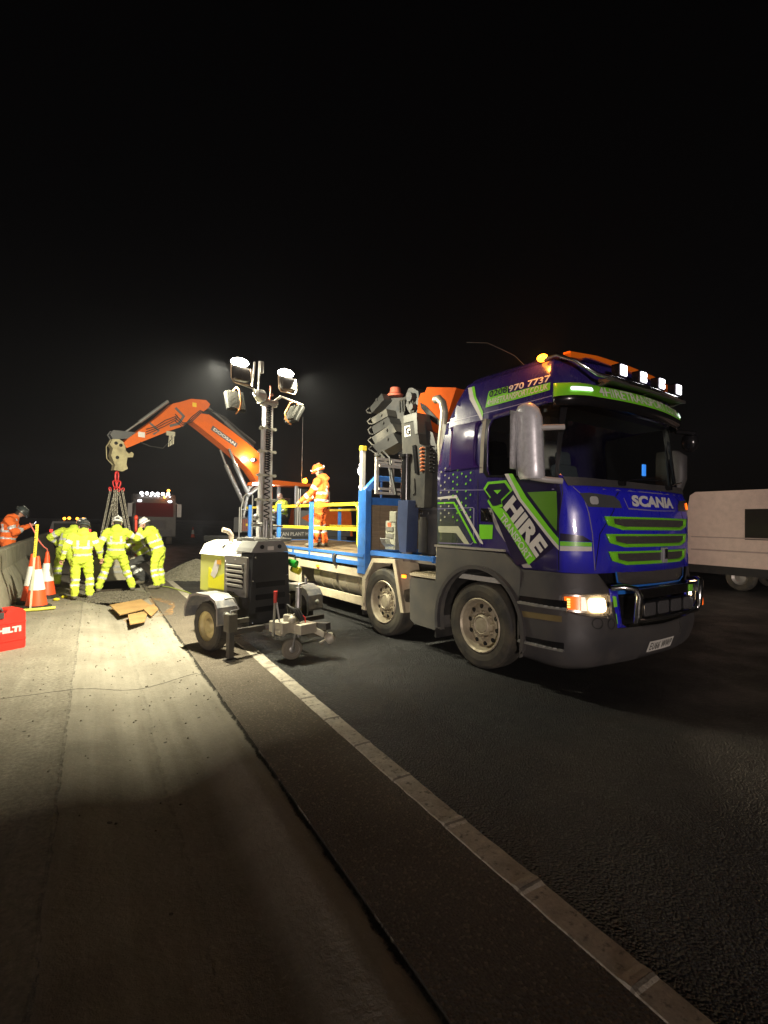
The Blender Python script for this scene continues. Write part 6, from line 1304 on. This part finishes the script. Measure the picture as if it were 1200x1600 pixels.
# far van with beacons, left
FV = empty('works_van', (-1.0, 29.0, 0), R(90)); tag(FV, 'distant works vehicle seen from behind with amber roof beacons, left of the workers', 'van')
g = MB(); g.loft([[(x, y*k, z) for y, z in ((-.88, .45), (-.90, 1.0), (-.78, 1.45), (.78, 1.45), (.90, 1.0), (.88, .45))] for x, k in ((-.05, .97), (0.1, 1), (3.6, 1), (4.4, .9))]); g.build('body', mat('van_paint', (.07, .07, .07), .4, dirt=.4), FV, bev=.05)
g = MB(); g.bb(-.07, -.03, -.7, .7, .95, 1.35); g.build('rear_window', M_BLACK, FV)
g = MB(); g.bb(.5, .8, -.6, .6, 1.46, 1.52); 
for y in (-.5, -.25, .3): g.sph((.5, y, 1.58), .07, 8, 1)
g.sph((.6, .1, 1.6), .07, 8, 1); g.build('beacon_bar', [M_BLACK, emat('van_beacon', (1, .3, .02), 9)], FV)
g = MB(); g.bb(-.08, -.03, -.86, -.74, .8, 1.05); g.bb(-.08, -.03, .74, .86, .8, 1.05); g.build('tail_light', emat('tail_red', (1, .03, .02), 2.5), FV)
for x in (.8, 3.5):
    for y in (-.8, .8): g = MB(); g.cyl((x, y-.1, .33), (x, y+.1, .33), .33, n=16); g.build('wheel', M_TYRE, FV)
cone((7.3, 45.0, 0), 'tiny far-off traffic cone alone on the dark carriageway')['group'] = 'traffic cones by the barrier'
# ------------------------------------------------------------------ passing van in the far lane
PV = empty('passing_van', (15.7, 2.05, 0), R(90)); tag(PV, 'pale high-roofed van in the far lane at the right edge of the picture', 'van')
g = MB()
prof = [(-4.2, .62), (-4.25, 1.9), (-4.1, 2.62), (-3.9, 2.72), (1.9, 2.72), (2.4, 2.55), (3.0, 1.75), (3.9, 1.45), (4.0, .62)]
M_PV = mat('van_pale_paint', (.68, .53, .44), .5, dirt=.3)
g = MB(); pr = [(-x, z) for x, z in prof]
g.prism([(5.9, .62), (5.95, 1.9), (5.85, 2.56), (5.7, 2.66), (.9, 2.66), (.3, 2.45), (-.4, 1.75), (-1.2, 1.45), (-1.3, .62)], (0, 1.0, 0), (1, 0, 0), (0, 0, 1), 2.0); g.build('body', M_PV, PV, bev=.08)
g = MB(); g.prism([(4.45, 1.36), (4.45, 2.16), (.75, 2.16), (.15, 1.6), (.15, 1.36)], (0, 1.003, 0), (1, 0, 0), (0, 0, 1), -.004); g.build('side_window', mat('van_glass', (.02, .018, .015), .15, dirt=.1), PV)
g = MB(); g.bb(-1.2, 5.8, 1.0, 1.012, 1.38, 1.41); g.bb(-1.2, 5.8, 1.0, 1.015, 1.02, 1.06); g.build('body_line', mat('van_trim', (.4, .31, .27), .5, dirt=.3), PV)
g = MB(); g.bb(-1.2, 5.9, -.95, .99, .40, .64); g.build('sill', M_RUB, PV)
for x in (0, 4.6):
    for y in (-.85, .85):
        g = MB(); g.lathe([(.2, -.1), (.33, -.1), (.36, -.05), (.36, .05), (.33, .1), (.2, .1)], (x, y, .36), (0, 1, 0), 24); w = g.build('wheel', M_TYRE, PV)
        g = MB(); g.lathe([(.2, .09), (.14, .05), (.0, .07)], (x, y, .36), (0, 1 if y > 0 else -1, 0), 20); g.build('rim', mat('van_rim', (.35, .33, .3), .4, .5, dirt=.3), w)
# ------------------------------------------------------------------ the damp night air that the lamps light up
g = MB(); g.bb(-70, 70, -14, 130, -2.2, 14)
hz = bpy.data.materials.new('night_air'); hz.use_nodes = True; n_ = hz.node_tree; n_.nodes.clear()
vo = n_.nodes.new('ShaderNodeVolumePrincipled'); vo.inputs['Density'].default_value = HAZE; vo.inputs['Color'].default_value = (.85, .88, 1, 1); vo.inputs['Anisotropy'].default_value = .55
oo = n_.nodes.new('ShaderNodeOutputMaterial'); n_.links.new(vo.outputs[0], oo.inputs['Volume'])
tag(g.build('haze', hz), kind='stuff')
g = MB(); g.sph((3.0, 18.5, 1.5), 1.0, 20, 0, (.9, 1.0, 1.5))
sm_ = bpy.data.materials.new('smoke'); sm_.use_nodes = True; n_ = sm_.node_tree; n_.nodes.clear()
vo = n_.nodes.new('ShaderNodeVolumePrincipled'); vo.inputs['Color'].default_value = (.75, .82, 1, 1); vo.inputs['Anisotropy'].default_value = .2
tc_ = n_.nodes.new('ShaderNodeNewGeometry'); f_ = noisef(n_, 1.3, .45, .75, vec=tc_.outputs['Position'], detail=4)
vs_ = n_.nodes.new('ShaderNodeVectorMath'); vs_.operation = 'SUBTRACT'; vs_.inputs[1].default_value = (3.0, 18.5, 1.5); n_.links.new(tc_.outputs['Position'], vs_.inputs[0])
vm_ = n_.nodes.new('ShaderNodeVectorMath'); vm_.operation = 'MULTIPLY'; vm_.inputs[1].default_value = (1.1, 1, .66); n_.links.new(vs_.outputs[0], vm_.inputs[0])
vl_ = n_.nodes.new('ShaderNodeVectorMath'); vl_.operation = 'LENGTH'; n_.links.new(vm_.outputs[0], vl_.inputs[0])
fall = mathn(n_, 'MAXIMUM', mathn(n_, 'SUBTRACT', 1, vl_.outputs['Value']), 0)
n_.links.new(mathn(n_, 'MULTIPLY', mathn(n_, 'MULTIPLY', f_, fall), .22), vo.inputs['Density'])
oo = n_.nodes.new('ShaderNodeOutputMaterial'); n_.links.new(vo.outputs[0], oo.inputs['Volume'])
tag(g.build('exhaust_smoke', sm_), kind='stuff')
